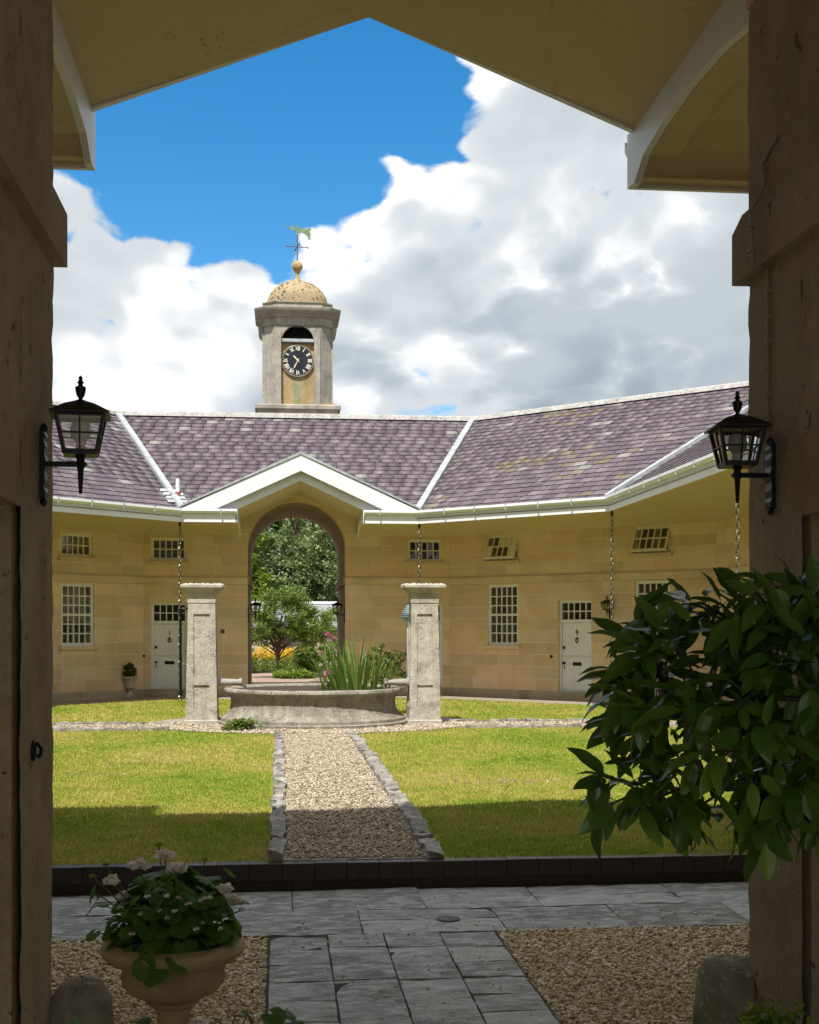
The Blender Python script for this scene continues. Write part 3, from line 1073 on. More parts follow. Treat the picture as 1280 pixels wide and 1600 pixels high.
def window(F, o, cols, rows, mid=None, tilt=0.0, back=None, mat='white', wallobj=None):
    u0, u1, z0, z1 = o
    fr = 0.058
    mb = MB()
    w0, w1 = -0.13, -0.045
    mb.box(u0, u0 + fr, w0, w1, z0, z1, F); mb.box(u1 - fr, u1, w0, w1, z0, z1, F)
    mb.box(u0 + fr, u1 - fr, w0, w1, z1 - fr, z1, F); mb.box(u0 + fr, u1 - fr, w0, w1, z0, z0 + fr * 1.3, F)
    win = ob('window', mb, MAT[mat], stable)
    a, b, c, e = u0 + fr, u1 - fr, z0 + fr * 1.3, z1 - fr
    S_ = F
    if tilt:
        S_ = F @ Matrix.Translation((0, -.06, z1)) @ Matrix.Rotation(tilt, 4, 'X') @ Matrix.Translation((0, .06, -z1))
        a, b, c, e = u0 + .045, u1 - .045, z0 + .05, z1 - .04
    mb = MB()
    sw0, sw1 = (-0.11, -0.06) if not tilt else (-0.09, -0.045)
    if tilt:
        mb.box(u0 + .005, a, sw0, sw1, z0 + .005, z1 - .005, S_); mb.box(b, u1 - .005, sw0, sw1, z0 + .005, z1 - .005, S_)
        mb.box(a, b, sw0, sw1, z0 + .005, c, S_); mb.box(a, b, sw0, sw1, e, z1 - .005, S_)
    bars(mb, S_, a, b, c, e, cols, rows, sw0, sw1, 0.025, mid)
    ob('sash', mb, MAT[mat], win)
    for k in range(cols):
        for r_ in range(rows):
            mb = MB()
            p, q = a + (b - a) * k / cols + .004, a + (b - a) * (k + 1) / cols - .004
            s_, t = c + (e - c) * r_ / rows + .004, c + (e - c) * (r_ + 1) / rows - .004
            wm = (sw0 + sw1) / 2
            j1, j2 = random.uniform(-.0015, .0015), random.uniform(-.0015, .0015)
            mb.add([(p, wm + j1, s_), (q, wm + j2, s_), (q, wm - j1, t), (p, wm - j2, t)], [(0, 1, 2, 3)], S_)
            ob('pane', mb, MAT['glass'], win)
    mb = MB()
    mb.box(u0 - .07, u1 + .07, -.10, .055, z0 - .075, z0 - .002, F)
    ob('sill', mb, MAT['trimstone'], win)
    mb = MB()            # lining of the opening
    mb.box(u0 - .04, u0 - .001, -.34, -.101, z0, z1, F); mb.box(u1 + .001, u1 + .04, -.34, -.101, z0, z1, F)
    ob('lining', mb, MAT['cream'], win)
    if back == 'blind':
        mb = MB()
        mb.box(u0 - .05, u1 + .05, -.42, -.40, z0 - .05, z1 + .05, F)
        ob('blind', mb, MAT['blind'], win)
    elif back == 'slats':
        mb = MB()
        n = int((z1 - z0) / .035)
        for k in range(n):
            z = z0 + k * .035
            mb.add([(u0, -.24, z), (u1, -.24, z), (u1, -.215, z + .022), (u0, -.215, z + .022)], [(0, 1, 2, 3)], F)
        ob('slatted_blind', mb, MAT['curtain'], win)
    elif back in ('swag', 'swaghalf'):
        # gathered curtain: a wavy sheet that hangs in swags
        mb = MB()
        n = 40
        zb0 = z0 + (z1 - z0) * (.42 if back == 'swag' else .45)
        rows_ = 14
        for r_ in range(rows_):
            for k in range(n):
                def P_(kk, rr):
                    u = u0 + (u1 - u0) * kk / n
                    f = rr / rows_
                    sag = .06 * abs(math.sin(2.5 * math.pi * kk / n))
                    z = z1 - (z1 - zb0 + sag) * f
                    w = -.25 + .022 * math.sin(kk * 1.9 + 2.5 * math.sin(f * 5)) + .02 * math.sin(f * 26 + 3 * math.sin(2.5 * math.pi * kk / n))
                    return (u, w, z)
                mb.add([P_(k, r_), P_(k + 1, r_), P_(k + 1, r_ + 1), P_(k, r_ + 1)], [(0, 1, 2, 3)], F)
        ob('curtain', mb, MAT['curtain'], win)
    mb = MB()            # near-black sheet painted as the unlit room's shade
    mb.box(u0 - .5, u1 + .5, -1.4, -1.35, z0 - .4, z1 + .1, F)
    ob('room_dark_sheet', mb, MAT['dark'], win)
    return win


def text_mesh(body, size, mat, depth=0.004):
    cu = bpy.data.curves.new('number', 'FONT')
    cu.body = body; cu.size = size; cu.extrude = depth; cu.align_x = 'CENTER'; cu.align_y = 'CENTER'
    o = bpy.data.objects.new('number', cu)
    COL.objects.link(o)
    bpy.context.view_layer.update()
    me = bpy.data.meshes.new_from_object(o.evaluated_get(bpy.context.evaluated_depsgraph_get()))
    bpy.data.objects.remove(o)
    me.materials.clear(); me.materials.append(mat)
    return me


def door(F, o, num=None, hinge_left=False, mat_door='white'):
    u0, u1, z0, z1 = o
    fr = .055
    zt = z1 - .43                    # transom rail
    w0, w1 = -.20, -.09
    mb = MB()
    mb.box(u0, u0 + fr, w0, w1, z0, z1, F); mb.box(u1 - fr, u1, w0, w1, z0, z1, F)
    mb.box(u0 + fr, u1 - fr, w0, w1, z1 - fr, z1, F); mb.box(u0 + fr, u1 - fr, w0, w1 + .015, zt - .07, zt, F)
    dr = ob('door', mb, MAT[mat_door], stable)
    a, b = u0 + fr, u1 - fr
    c, e = zt, z1 - fr
    mb = MB()
    bars(mb, F, a, b, c, e, 5, 2, -.16, -.115, .022)
    ob('glazing_bars', mb, MAT['white'], dr)
    for k in range(5):
        for r_ in range(2):
            mb = MB()
            p, q = a + (b - a) * k / 5 + .004, a + (b - a) * (k + 1) / 5 - .004
            s_, t = c + (e - c) * r_ / 2 + .004, c + (e - c) * (r_ + 1) / 2 - .004
            mb.add([(p, -.14, s_), (q, -.14, s_), (q, -.139, t), (p, -.1405, t)], [(0, 1, 2, 3)], F)
            ob('pane', mb, MAT['glass'], dr)
    zmid = z0 + (zt - z0) * .535
    n = 8
    for lz0, lz1, nm in ((z0 + .05, zmid - .004, 'lower_leaf'), (zmid + .004, zt - .074, 'upper_leaf')):
        mb = MB()
        for k in range(n):
            p, q = a + .004 + (b - a - .008) * k / n, a + .004 + (b - a - .008) * (k + 1) / n
            mb.cbox(p, q, -.155, -.118, lz0, lz1, .004, F)
        ob(nm, mb, MAT[mat_door], dr)
    wf = -.118
    mb = MB()
    mb.box(a, b, -.15, -.10, zmid - .02, zmid + .0, F)
    ob('meeting_rail', mb, MAT[mat_door], dr)
    um = (a + b) / 2
    # letter box, knocker, lock, knob
    mb = MB(); mb.cbox(um - .115, um + .115, wf - .01, wf + .012, zmid - .215, zmid - .135, .008, F)
    ob('letterbox', mb, MAT['iron'], dr)
    mb = MB()
    ring = [F @ Vector((um + .035 * math.sin(t), wf + .018, zmid + .36 + .042 * math.cos(t))) for t in [k * 2 * math.pi / 14 for k in range(15)]]
    mb.tube(ring, .011, 5); mb.box(um - .016, um + .016, wf - .005, wf + .03, zmid + .385, zmid + .425, F); mb.box(um - .014, um + .014, wf - .005, wf + .025, zmid + .30, zmid + .325, F)
    ob('knocker', mb, MAT['iron'], dr)
    mb = MB(); mb.lathe([(.0, 0), (.03, .0), (.028, .012), (.014, .02), (.014, .04), (.03, .05), (.026, .075), (0, .08)], 12, F @ Matrix.Translation((a + .055, wf, zmid - .16)) @ Matrix.Rotation(R(-90), 4, 'X'), cap=False)
    ob('knob', mb, MAT['iron'], dr, auto=40)
    mb = MB(); mb.cbox(a + .02, a + .075, wf - .005, wf + .022, zmid + .16, zmid + .225, .006, F); mb.cbox(a + .045, a + .06, wf - .005, wf + .012, zmid - .30, zmid - .215, .004, F)
    ob('lock', mb, MAT['iron'], dr)
    if num:
        me = text_mesh(num, .155, MAT['iron'])
        M = F @ Matrix.Translation((um, wf + .006, zmid + .53)) @ Matrix.Rotation(R(90), 4, 'X')
        # facet frames are left handed seen from the courtyard: mirror the glyph back
        M = F @ Matrix(((1, 0, 0, um), (0, 0, 1, wf + .006), (0, 1, 0, zmid + .53), (0, 0, 0, 1)))
        me.transform(M)
        link('number', me, dr)
    mb = MB(); mb.box(u0 - .03, u1 + .03, -.3, .12, -.1, z0 + .03, F)
    ob('doorstep', mb, MAT['plinth'], dr)
    mb = MB(); mb.box(a, b, -.135, -.105, z0 + .032, z0 + .05, F)
    ob('threshold', mb, MAT['iron'], dr)
    mb = MB(); mb.box(u0 - .4, u1 + .4, -1.4, -1.35, z1 - .9, z1 + .1, F)  # near-black sheet painted as shade behind the transom
    ob('room_dark_sheet', mb, MAT['dark'], dr)
    mb = MB(); mb.lathe([(0, 0), (.035, 0), (.03, .025), (0, .03)], 12, F @ Matrix.Translation((u0 - .17, .0, zmid - .10 + .09)) @ Matrix.Rotation(R(-90), 4, 'X'), cap=False)
    ob('bell_push', mb, MAT['iron'], stable)
    return dr


window(F0, WIN_F[0], 5, 2, back='slats', mat='cream')
window(F0, WIN_F[1], 5, 2, mat='cream')
door(F0, DOOR_F[0], '1')
door(F0, DOOR_F[1])
window(F1, OP1[0], 5, 2, tilt=R(22), back='blind', mat='cream')
window(F1, OP1[1], 5, 6, mid=3, back='blind')
door(F1, OP1[2], '9')
window(F1, OP1[3], 5, 2, tilt=R(22), back='blind', mat='cream')
window(F1, OP1[4], 5, 6, mid=3, back='blind')
window(F7, OP7[0], 5, 6, mid=3, back='swag')
window(F7, OP7[1], 5, 2, back='swaghalf', mat='cream')
door(F7, OP7[2])
window(F7, OP7[3], 5, 6, mid=3)
for F, ops in ((F2, OP2), (F6, [(L2 - b, L2 - a, c, e) for a, b, c, e in OP2])):
    for o in ops:
        if o[2] < .1:
            door(F, o)
        else:
            window(F, o, 5, 6 if o[3] - o[2] > 1 else 2, mid=3 if o[3] - o[2] > 1 else None)
mb = MB(); mb.cbox(1.80, 1.89, -.01, .03, 1.49, 1.58, .006, F0)
tag(ob('wall_plaque', mb, m_plain('brown_plaque', (.10, .06, .04), .5)), 'small square brown plaque on the wall between door 1 and the archway', 'plaque')
# vent pipe and lead patch at the left valley
mb = MB()
p = corner(0, .55)
mb.tube([(p.x + .12, p.y, ZE + .2), (p.x + .12, p.y, ZE + .72)], .045, 12)
ob('vent_pipe', mb, MAT['white'], stable)
mb = MB()
mb.tube([(p.x + .12, p.y, ZE + .2), (p.x + .12, p.y, ZE + .42)], .055, 12)
ob('pipe_collar', mb, m_plain('terracotta_collar', (.30, .09, .05), .6), stable)
mb = MB()
rl = random.Random(5)
for k in range(7):
    q = corner(0, .25 + k * .16)
    for s in (1, -1):
        n_ = NU[0] if s > 0 else -NU[7]
        c = q + n_ * (.11 + .04 * rl.random())
        Nf = 0 if s > 0 else 7
        z = ZE + SL * (-(c - EAVE[Nf]).dot(NN[Nf])) + .03
        M = Matrix.Translation((c.x, c.y, z)) @ Matrix.Rotation(rl.uniform(-.5, .5), 4, 'Z') @ Matrix.Rotation(R(30), 4, 'X')
        if k < 4:
            mb.box(-.10, .10, -.07, .07, 0, .012, M)
ob('lead_patch', mb, MAT['lead'], stable)

# ------------------------------------------------------------------ gateway in the foreground
AXN, RN, SPN = 0.41, 1.105, 3.62
YW = YN - D                      # courtyard face of the gateway wall (4.05)
XL, XR = AXN - RN, AXN + RN
YB = -.55                        # back of the gateway range, open to the unseen forecourt


def jamb(name, x, s, niche_y):
    """passage side: s=+1 right side (solid towards +x). worn outer arris, niche beside the doorway"""
    rj = random.Random(9 if s > 0 else 4)
    mb = MB()
    ys = [YW, YW - .012, YW - .03, YW - .07, YW - .15, YW - .28, niche_y]
    zs = [-.3 + k * (SPN + .3) / 76 for k in range(77)]
    wear = {}
    v = []
    w0 = 0
    for z in zs:
        w0 = .7 * w0 + rj.gauss(0, .0016)
        low = max(0, 1.05 - z) * .018 if z < 1.05 else 0
        for k, y in enumerate(ys):
            e = max(0, 1 - (YW - y) / .10)
            dx = e * (abs(w0) * .9 + low * .35 + (.010 if k == 0 else (.003 if k == 1 else 0))) + .0015 * rj.gauss(0, 1)
            v.append((x + s * dx, y - (.008 + abs(w0) * .6 if k == 0 else 0), z))
    n = len(ys)
    fs = [(r_ * n + k, r_ * n + k + 1, (r_ + 1) * n + k + 1, (r_ + 1) * n + k) for r_ in range(len(zs) - 1) for k in range(n - 1)]
    # courtyard face joins the worn arris
    base = len(v)
    for z in zs:
        v.append((x + s * .5, YW, z))
    fs += [(r_ * n, (r_ + 1) * n, base + r_ + 1, base + r_) for r_ in range(len(zs) - 1)]
    mb.add(v, fs)
    a, b = sorted((x + s * .16, x + s * .6))
    mb.box(a, b, YB, niche_y + .001, -.3, 1.94)              # back of the niche
    a, b = sorted((x, x + s * .6))
    mb.box(a, b, YB, niche_y + .0015, 1.93, SPN)
    a, b = sorted((x + s * .02, x + s * .6))
    mb.box(a, b, niche_y - .02, YW - .05, -.3, SPN - .001)
    mb.box(a, b, YB, 1.6, -.3, 1.931)
    o = ob(name, mb, MAT['jamb'], gate, auto=35)
    return o


jamb('passage_wall', XL, -1, 3.53)
jamb('passage_wall', XR, 1, 3.60)
# imposts run along the passage and return on the front
mb = MB()
for s, x in ((-1, XL), (1, XR)):
    i_ = -s
    poly = [(x - i_ * .05, 2.73), (x + i_ * .032, 2.73), (x + i_ * .032, 2.895), (x - i_ * .002, 2.965), (x - i_ * .05, 2.965)]
    mb.prism(poly, YB, YW + .045)
ob('impost', mb, MAT['jamb'], gate)
F4, L4 = facet_frame(4, D)
u4 = (Vector((AXN, YW, 0)) - corner(4, D)).dot(NU[4])
mb = MB()
mb.box(0, u4 - RN - .45, -.4, 0, -.3, 3.86, F4); mb.box(u4 + RN + .45, L4, -.4, 0, -.3, 3.86, F4)
mb.box(u4 - RN - .46, u4 - RN - .002, -.4, -.001, SPN, 3.86, F4); mb.box(u4 + RN + .002, u4 + RN + .46, -.4, -.001, SPN, 3.86, F4)
ob('front_wall', mb, MAT['ashlar'], gate)
mb = MB()
strip(mb, 4, [(D + .02, 2.73), (D - .045, 2.73), (D - .045, 2.895), (D - .0, 2.965), (D + .02, 2.965)], None, u4 - RN - .02 - (EAVE[4] - corner(4, D)).dot(NU[4]))
strip(mb, 4, [(D + .02, 2.73), (D - .045, 2.73), (D - .045, 2.895), (D - .0, 2.965), (D + .02, 2.965)], u4 + RN + .02 - (EAVE[4] - corner(4, D)).dot(NU[4]), None)
ob('string_course', mb, MAT['trimstone'], gate)
arch_spandrel(F4 @ Matrix.Translation((0, -.0015, 0)), u4, RN, SPN, 0.4, gate, MAT['ashlar'], top=4.80, half=1.44)
passage_v = MB()
N_ = 24
v = []
for y in (YB, YW - .01):
    for rr in (RN + .003, RN + .3):
        for k in range(N_ + 1):
            t = math.pi * k / N_
            v.append((AXN + rr * math.cos(t), y, SPN + rr * math.sin(t)))
n = N_ + 1
passage_v.add(v, [f for k in range(N_) for f in ((k, k + 1, 2 * n + k + 1, 2 * n + k), (n + k + 1, n + k, 3 * n + k, 3 * n + k + 1))])
ob('vault', passage_v, MAT['jamb'], gate)
# unseen taller mass added over the gateway: its parapet throws the shadow on the lawn
mb = MB()
mb.box(-9, XL - .58, YB, 3.7, -.3, 12.0); mb.box(XR + .58, 10, YB, 3.7, -.3, 12.0)
mb.box(XL - .58, XR + .58, YB, 3.7, 4.95, 12.0)
ob('shadow_mass', mb, MAT['ashlar'], gate)
mb = MB()
mb.box(-9.2, 10.2, YB - .2, 3.95, 12.0, 12.35)
mb.prism([(-2.4, 12.351), (1.7, 12.351), (-.35, 13.45)], 3.2, 3.9)  # peak and step added to shape the edge of the lawn shadow
mb.box(-7.6, -3.9, 3.3, 3.9, 12.351, 13.3)
ob('shadow_crest', mb, MAT['trimstone'], gate)

# ------------------------------------------------------------------ ground
ground = MB(); ground.add([(-600, -600, -.34), (600, -600, -.34), (600, 900, -.34), (-600, 900, -.34)], [(0, 1, 2, 3)])
structure(ob('ground', ground, m_plain('far_meadow', (.10, .13, .03), .95, var=.3, scale=.5)), 'wide grassy ground reaching away round the building', 'ground')
KY = 8.74
PZ = -.173


def clip_line(x):     # where the wall strip round the court begins
    return x


# lawn outline: court polygon kept 1.03 m out from under the eaves, cut off at the kerb
din = 1.03
LW = [corner(i, din) for i in range(8)]
# raised lawn slab
poly = [(LW[7].x, KY + .11), (LW[2].x, KY + .11), (LW[2].x, LW[2].y), (LW[1].x, LW[1].y), (LW[0].x, LW[0].y), (LW[7].x, LW[7].y)]
mb = MB(); mb.slab(poly, -.33, -.004)
structure(ob('lawn', mb, MAT['lawn']), 'sunlit patchy mown lawn filling the courtyard', 'lawn')
# gravel strip along the walls
mb = MB()
for i in (0, 1, 2, 6, 7):
    st = None
    strip(mb, i, [(din - .3, -.33), (din - .3, -.02), (2.62, -.02), (2.62, -.33)])
structure(ob('wall_path', mb, MAT['gravelpale']), 'pale gravel strip along the foot of the stable walls', 'path')
mb = MB()
mb.box(AXF - 5, AXF + 5, 30.6, 33, -.33, -.013); mb.box(-30, 30, 33, 46.5, -.33, -.013)
structure(ob('garden_path', mb, m_gravelbed('pinkish_gravel', (.30, .20, .15), (.46, .35, .27))), 'pinkish gravel walk running through the far archway', 'path')
mb = MB(); mb.slab([(-60, 46.5), (60, 46.5), (60, 140), (-60, 140)], -.33, .0)
structure(ob('garden_bed', mb, MAT['soil']), 'planted earth bed in the garden beyond the archway', 'garden bed')
# paving bed
mb = MB(); mb.box(-22, 23, -30, YB - .3, -.33, PZ - .03)  # unseen pale ground added to bounce light into the gateway
structure(ob('bounce_ground', mb, MAT['gravelpale']), 'unseen pale gravel added as forecourt behind the gateway', 'bounce_ground')
mb = MB(); mb.box(-10, 11, YB - .3, KY + .1, -.33, PZ - .025)
structure(ob('paving_bed', mb, MAT['gravelbed']), 'buff gravel bed round the flagstones under the gateway', 'gravel bed')

# ---- lawn path
PX0, PX1 = .05, 1.01
mb = MB(); mb.box(PX0 - .06, PX1 + .08, KY + .11, 19.6, -.2, .004)
path = structure(ob('gravel_path', mb, MAT['gravelpale']), 'straight pale gravel path leading across the lawn to the basin', 'path')
CX, CY = 0.56, 21.75               # basin centre
mb = MB()
n = 48
inn = [(CX + 1.2 * math.cos(2 * math.pi * k / n), CY + 1.2 * math.sin(2 * math.pi * k / n)) for k in range(n)]
out_ = [(CX + 2.75 * math.cos(2 * math.pi * k / n), CY + 2.35 * math.sin(2 * math.pi * k / n)) for k in range(n)]
mb.add([(x, y, .006) for x, y in inn] + [(x, y, .006) for x, y in out_], [(k, (k + 1) % n, n + (k + 1) % n, n + k) for k in range(n)])
structure(ob('gravel_ring', mb, MAT['gravelpale']), 'ring of pale gravel round the stone basin', 'gravel')
mb = MB()
for s in (-1, 1):
    a, b = sorted((CX + s * 2.2, CX + s * 7.2))
    mb.box(a, b, 20.45, 21.55, -.2, .005)
structure(ob('cross_path', mb, MAT['gravelpale']), 'narrow gravel path crossing the lawn either side of the basin', 'path')

# rough stones edging the paths, each a stone of its own
re_ = random.Random(21)
stone_me = []
for k in range(7):
    bm = bmesh.new()
    bmesh.ops.create_cube(bm, size=1)
    bmesh.ops.subdivide_edges(bm, edges=bm.edges, cuts=1, use_grid_fill=True)
    for v_ in bm.verts:
        r_ = v_.co.length
        v_.co *= (1 - .16 * max(0, r_ - .55)) 
        v_.co += Vector((re_.gauss(0, .045), re_.gauss(0, .05), re_.gauss(0, .05)))
    me = bpy.data.meshes.new('edging_stone'); bm.to_mesh(me); bm.free()
    me.materials.append(MAT['edging']); stone_me.append(me)


def edge_run(parent, p, q, width, wj=.02, zt=.045, lmin=.16, lmax=.34):
    p, q = Vector(p), Vector(q)
    L = (q - p).length
    u = (q - p) / L
    s = 0
    while s < L:
        l = min(re_.uniform(lmin, lmax), L - s + .02)
        c = p + u * (s + l / 2)
        o = bpy.data.objects.new('edging_stone', re_.choice(stone_me))
        COL.objects.link(o); o.parent = parent
        sx = .45 if re_.random() < .0 else 1
        o.location = (c.x + re_.gauss(0, wj * .5), c.y, zt - .09 + re_.gauss(0, .010))
        o.rotation_euler = (re_.gauss(0, .05), re_.gauss(0, .05), math.atan2(u.y, u.x) + re_.gauss(0, .05) + (math.pi if re_.random() < .5 else 0))
        o.scale = (l * .99, width * re_.uniform(.85, 1.12), .19)
        s += l


edge_run(path, (-.015, KY + .12, 0), (-.015, 19.3, 0), .115)
edge_run(path, (1.095, KY + .12, 0), (1.085, 19.3, 0), .135)
cross = bpy.data.objects['cross_path']
for y in (20.40, 21.6):
    edge_run(cross, (-6.0, y, 0), (CX - 2.3, y, 0), .12, zt=.04)
    edge_run(cross, (CX + 2.4, y, 0), (6.6, y, 0), .12, zt=.04)

# ---- kerb of dark bricks
mb = MB(); mb.box(-8.5, 9.5, KY + .012, KY + .105, -.33, -.012)
kerb = structure(ob('kerb', mb, MAT['kerb_low']), 'dark glazed brick kerb along the front of the lawn', 'kerb')
kb = MB().cbox(-.1102, .1102, 0, .11, -.118, 0, .003).mesh('kerb_brick', MAT['kerb']); fixn(kb)
kb2 = MB().cbox(-.109, .109, .012, .10, -.19, -.122, .004).mesh('kerb_brick_low', MAT['kerb_low']); fixn(kb2)
for k in range(36):
    x = -3.2 + k * .2215
    for me in (kb, kb2):
        o = bpy.data.objects.new('brick', me)
        COL.objects.link(o); o.parent = kerb
        o.location = (x + (.07 if me is kb2 else 0), KY + re_.gauss(0, .0015), .002 + re_.gauss(0, .0015))
        o.rotation_euler = (0, 0, re_.gauss(0, .004))

# ---- flagstones
mb = MB(); mb.box(-6, 7, 7.46, KY, PZ - .05, PZ - .012); mb.box(-.07, 1.26, YB - .3, 7.47, PZ - .05, PZ - .0125)
pav = structure(ob('paving', mb, MAT['soil']), 'grey flagstone paving under the gateway', 'paving')


def flag(x0, x1, y0, y1, g_=.004, dz=0.0):
    mb = MB()
    rz = re_
    nx, ny = max(2, int((x1 - x0) / .09)), max(2, int((y1 - y0) / .09))
    # worn outline: jittered corners, sagging edges
    def P_(a, b):
        ex = min(a, 1 - a) * (x1 - x0); ey = min(b, 1 - b) * (y1 - y0)
        return (x0 + g_ + (x1 - x0 - 2 * g_) * a, y0 + g_ + (y1 - y0 - 2 * g_) * b)
    v = []
    t = [rz.gauss(0, .003) for _ in range(4)]
    for j in range(ny + 1):
        for i in range(nx + 1):
            a, b = i / nx, j / ny
            x, y = P_(a, b)
            edge = i in (0, nx) or j in (0, ny)
            z = PZ + dz + t[0] * (1 - a) * (1 - b) + t[1] * a * (1 - b) + t[2] * a * b + t[3] * (1 - a) * b + rz.gauss(0, .0012)
            if edge:
                x += rz.gauss(0, .0016); y += rz.gauss(0, .0016); z -= .004 + abs(rz.gauss(0, .003))
            v.append((x, y, z))
    m = nx + 1
    f = [(j * m + i, j * m + i + 1, (j + 1) * m + i + 1, (j + 1) * m + i) for j in range(ny) for i in range(nx)]
    rim = [i for i in range(m)] + [j * m + nx for j in range(1, ny + 1)] + [ny * m + i for i in range(nx - 1, -1, -1)] + [j * m for j in range(ny - 1, 0, -1)]
    b0 = len(v)
    for r_ in rim:
        v.append((v[r_][0], v[r_][1], PZ - .06))
    f += [(rim[k], b0 + k, b0 + (k + 1) % len(rim), rim[(k + 1) % len(rim)]) for k in range(len(rim))]
    mb.add(v, f)
    return ob('flagstone', mb, MAT['flag'], pav)


for c in range(4):
    x = -.06 + c * .328
    y = 7.42 + re_.uniform(-.02, .02)
    while y > -.4:
        l = re_.uniform(.285, .345)
        flag(x, x + .328, y - l, y, .005)
        y -= l
# two courses of large flags across
rows = [(8.08, 8.70), (7.45, 8.08)]
for y0, y1 in rows:
    x = -5.6 + re_.uniform(0, .4)
    while x < 6:
        l = re_.choice([.52, .75, .95, 1.15, .85])
        if l > .7 and re_.random() < .35:
            m_ = (y0 + y1) / 2 + re_.uniform(-.08, .08)
            flag(x, x + l, y0, m_); flag(x, x + l, m_, y1)
        else:
            flag(x, x + l, y0, y1)
        x += l
mb = MB(); mb.lathe([(.0, PZ + .006), (.07, PZ + .006), (.072, PZ - .01)], 20, Matrix.Translation((1.02, 7.74, 0)), cap=False)
ob('drain_cover', mb, m_plain('drain_iron', (.07, .07, .07), .6), pav)


# ---- loose stones
ico = bmesh.new(); bmesh.ops.create_icosphere(ico, subdivisions=1, radius=1.0)
IV = np.array([v_.co for v_ in ico.verts]); IF = np.array([[v_.index for v_ in f.verts] for f in ico.faces]); ico.free()


def pebbles(name, pts, smin, smax, mat, seed, flat=.62):
    rg = np.random.default_rng(seed)
    n = len(pts)
    s = rg.uniform(smin, smax, n)[:, None] * np.stack([rg.uniform(.75, 1.3, n), rg.uniform(.75, 1.3, n), rg.uniform(flat * .7, flat * 1.2, n)], 1)
    a = rg.uniform(0, 2 * np.pi, n)
    t = rg.normal(0, .35, n)
    V = IV[None] * (1 + rg.normal(0, .10, (n, len(IV), 1))) * s[:, None, :]
    y2 = V[..., 1] * np.cos(t)[:, None] - V[..., 2] * np.sin(t)[:, None]
    z2 = V[..., 1] * np.sin(t)[:, None] + V[..., 2] * np.cos(t)[:, None]
    x2 = V[..., 0] * np.cos(a)[:, None] - y2 * np.sin(a)[:, None]
    y3 = V[..., 0] * np.sin(a)[:, None] + y2 * np.cos(a)[:, None]
    V = np.stack([x2, y3, z2], -1) + np.asarray(pts)[:, None, :]
    idx = IF[None] + (np.arange(n) * len(IV))[:, None, None]
    return npmesh(name, V.reshape(-1, 3), idx, 3, mat)


def scatter(n, x0, x1, y0, y1, z, seed, zj=.006):
    rg = np.random.default_rng(seed)
    return np.stack([rg.uniform(x0, x1, n), rg.uniform(y0, y1, n), z + rg.normal(0, zj, n)], 1)


pts = scatter(19000, -1.75, -.075, 4.9, 7.47, PZ - .012, 1)
o = link('gravel', pebbles('gravel', pts, .0065, .013, MAT['pebble'], 2))
stuff(o, 'buff gravel left of the flagstone path under the gateway', 'gravel')
pts = scatter(22000, 1.27, 3.2, 4.9, 7.47, PZ - .012, 3)
o = link('gravel', pebbles('gravel', pts, .0065, .013, MAT['pebble'], 4))
stuff(o, 'buff gravel right of the flagstone path under the gateway', 'gravel')
pts = scatter(30000, PX0, PX1, KY + .14, 19.3, .010, 5)
o = link('gravel', pebbles('gravel', pts, .007, .0155, MAT['pebble2'], 6))
stuff(o, 'pale gravel covering the straight path across the lawn', 'gravel')
rg = np.random.default_rng(8)
th = rg.uniform(np.pi * .95, 2 * np.pi * 1.02, 5000); rr = np.sqrt(rg.uniform(.30, 1, 5000))
pts = np.stack([CX + 2.75 * rr * np.cos(th), CY + 2.35 * rr * np.sin(th), .012 + rg.normal(0, .005, 5000)], 1)
p2_ = np.concatenate([scatter(2200, -5.5, CX - 2.3, 20.5, 21.5, .012, 9), scatter(2200, CX + 2.3, 6.5, 20.5, 21.5, .012, 10)])
o = link('gravel', pebbles('gravel', np.concatenate([pts, p2_]), .012, .024, MAT['pebble2'], 11))
stuff(o, 'pale gravel scattered round the foot of the basin', 'gravel')


# ---- grass blades, denser near the camera
def grass():
    rg = np.random.default_rng(12)
    bands = [(KY + .10, 11, 130000, .016, .0034), (11, 15, 130000, .018, .0045), (15, 21, 120000, .021, .0062), (21, 29.6, 95000, .024, .009)]
    VV, n0 = [], 0
    for y0, y1, n, h, w in bands:
        y = rg.uniform(y0, y1, n)
        halfw = .31 * y + .9
        x = rg.uniform(-1, 1, n) * halfw + y * .09
        ok = (x > LW[7].x) & (x < LW[2].x)
        # inside the court polygon
        for i in (0, 1, 7):
            nrm = NN[i]
            dd = (x - LW[i].x) * nrm.x + (y - LW[i].y) * nrm.y
            ok &= dd > rg.normal(.0, .02, n)
        ok &= ~((x > -.09 + rg.normal(0, .012, n)) & (x < 1.18 + rg.normal(0, .012, n)) & (y < 19.5))
        ok &= (((x - CX) / 2.72) ** 2 + ((y - CY) / 2.32) ** 2) > rg.normal(1.0, .03, n)
        ok &= ~((y > 20.40) & (y < 21.6))
        x, y = x[ok], y[ok]
        m = len(x)
        a = rg.uniform(0, 2 * np.pi, m)
        hh = h * rg.uniform(.45, 1.35, m)
        ww = w * rg.uniform(.7, 1.3, m)
        lean = rg.normal(0, .5, m) * hh
        la = rg.uniform(0, 2 * np.pi, m)
        dx, dy = np.cos(a) * ww, np.sin(a) * ww
        z0 = np.full(m, -.004)
        A = np.stack([x - dx, y - dy, z0], 1); B = np.stack([x + dx, y + dy, z0], 1)
        C = np.stack([x + lean * np.cos(la), y + lean * np.sin(la), hh], 1)
        VV.append(np.stack([A, B, C], 1).reshape(-1, 3))
    V = np.concatenate(VV)
    return npmesh('grass', V, np.arange(len(V)), 3, MAT['grass'])


stuff(link('grass', grass()), 'short dry green and yellow grass blades of the courtyard lawn', 'grass')


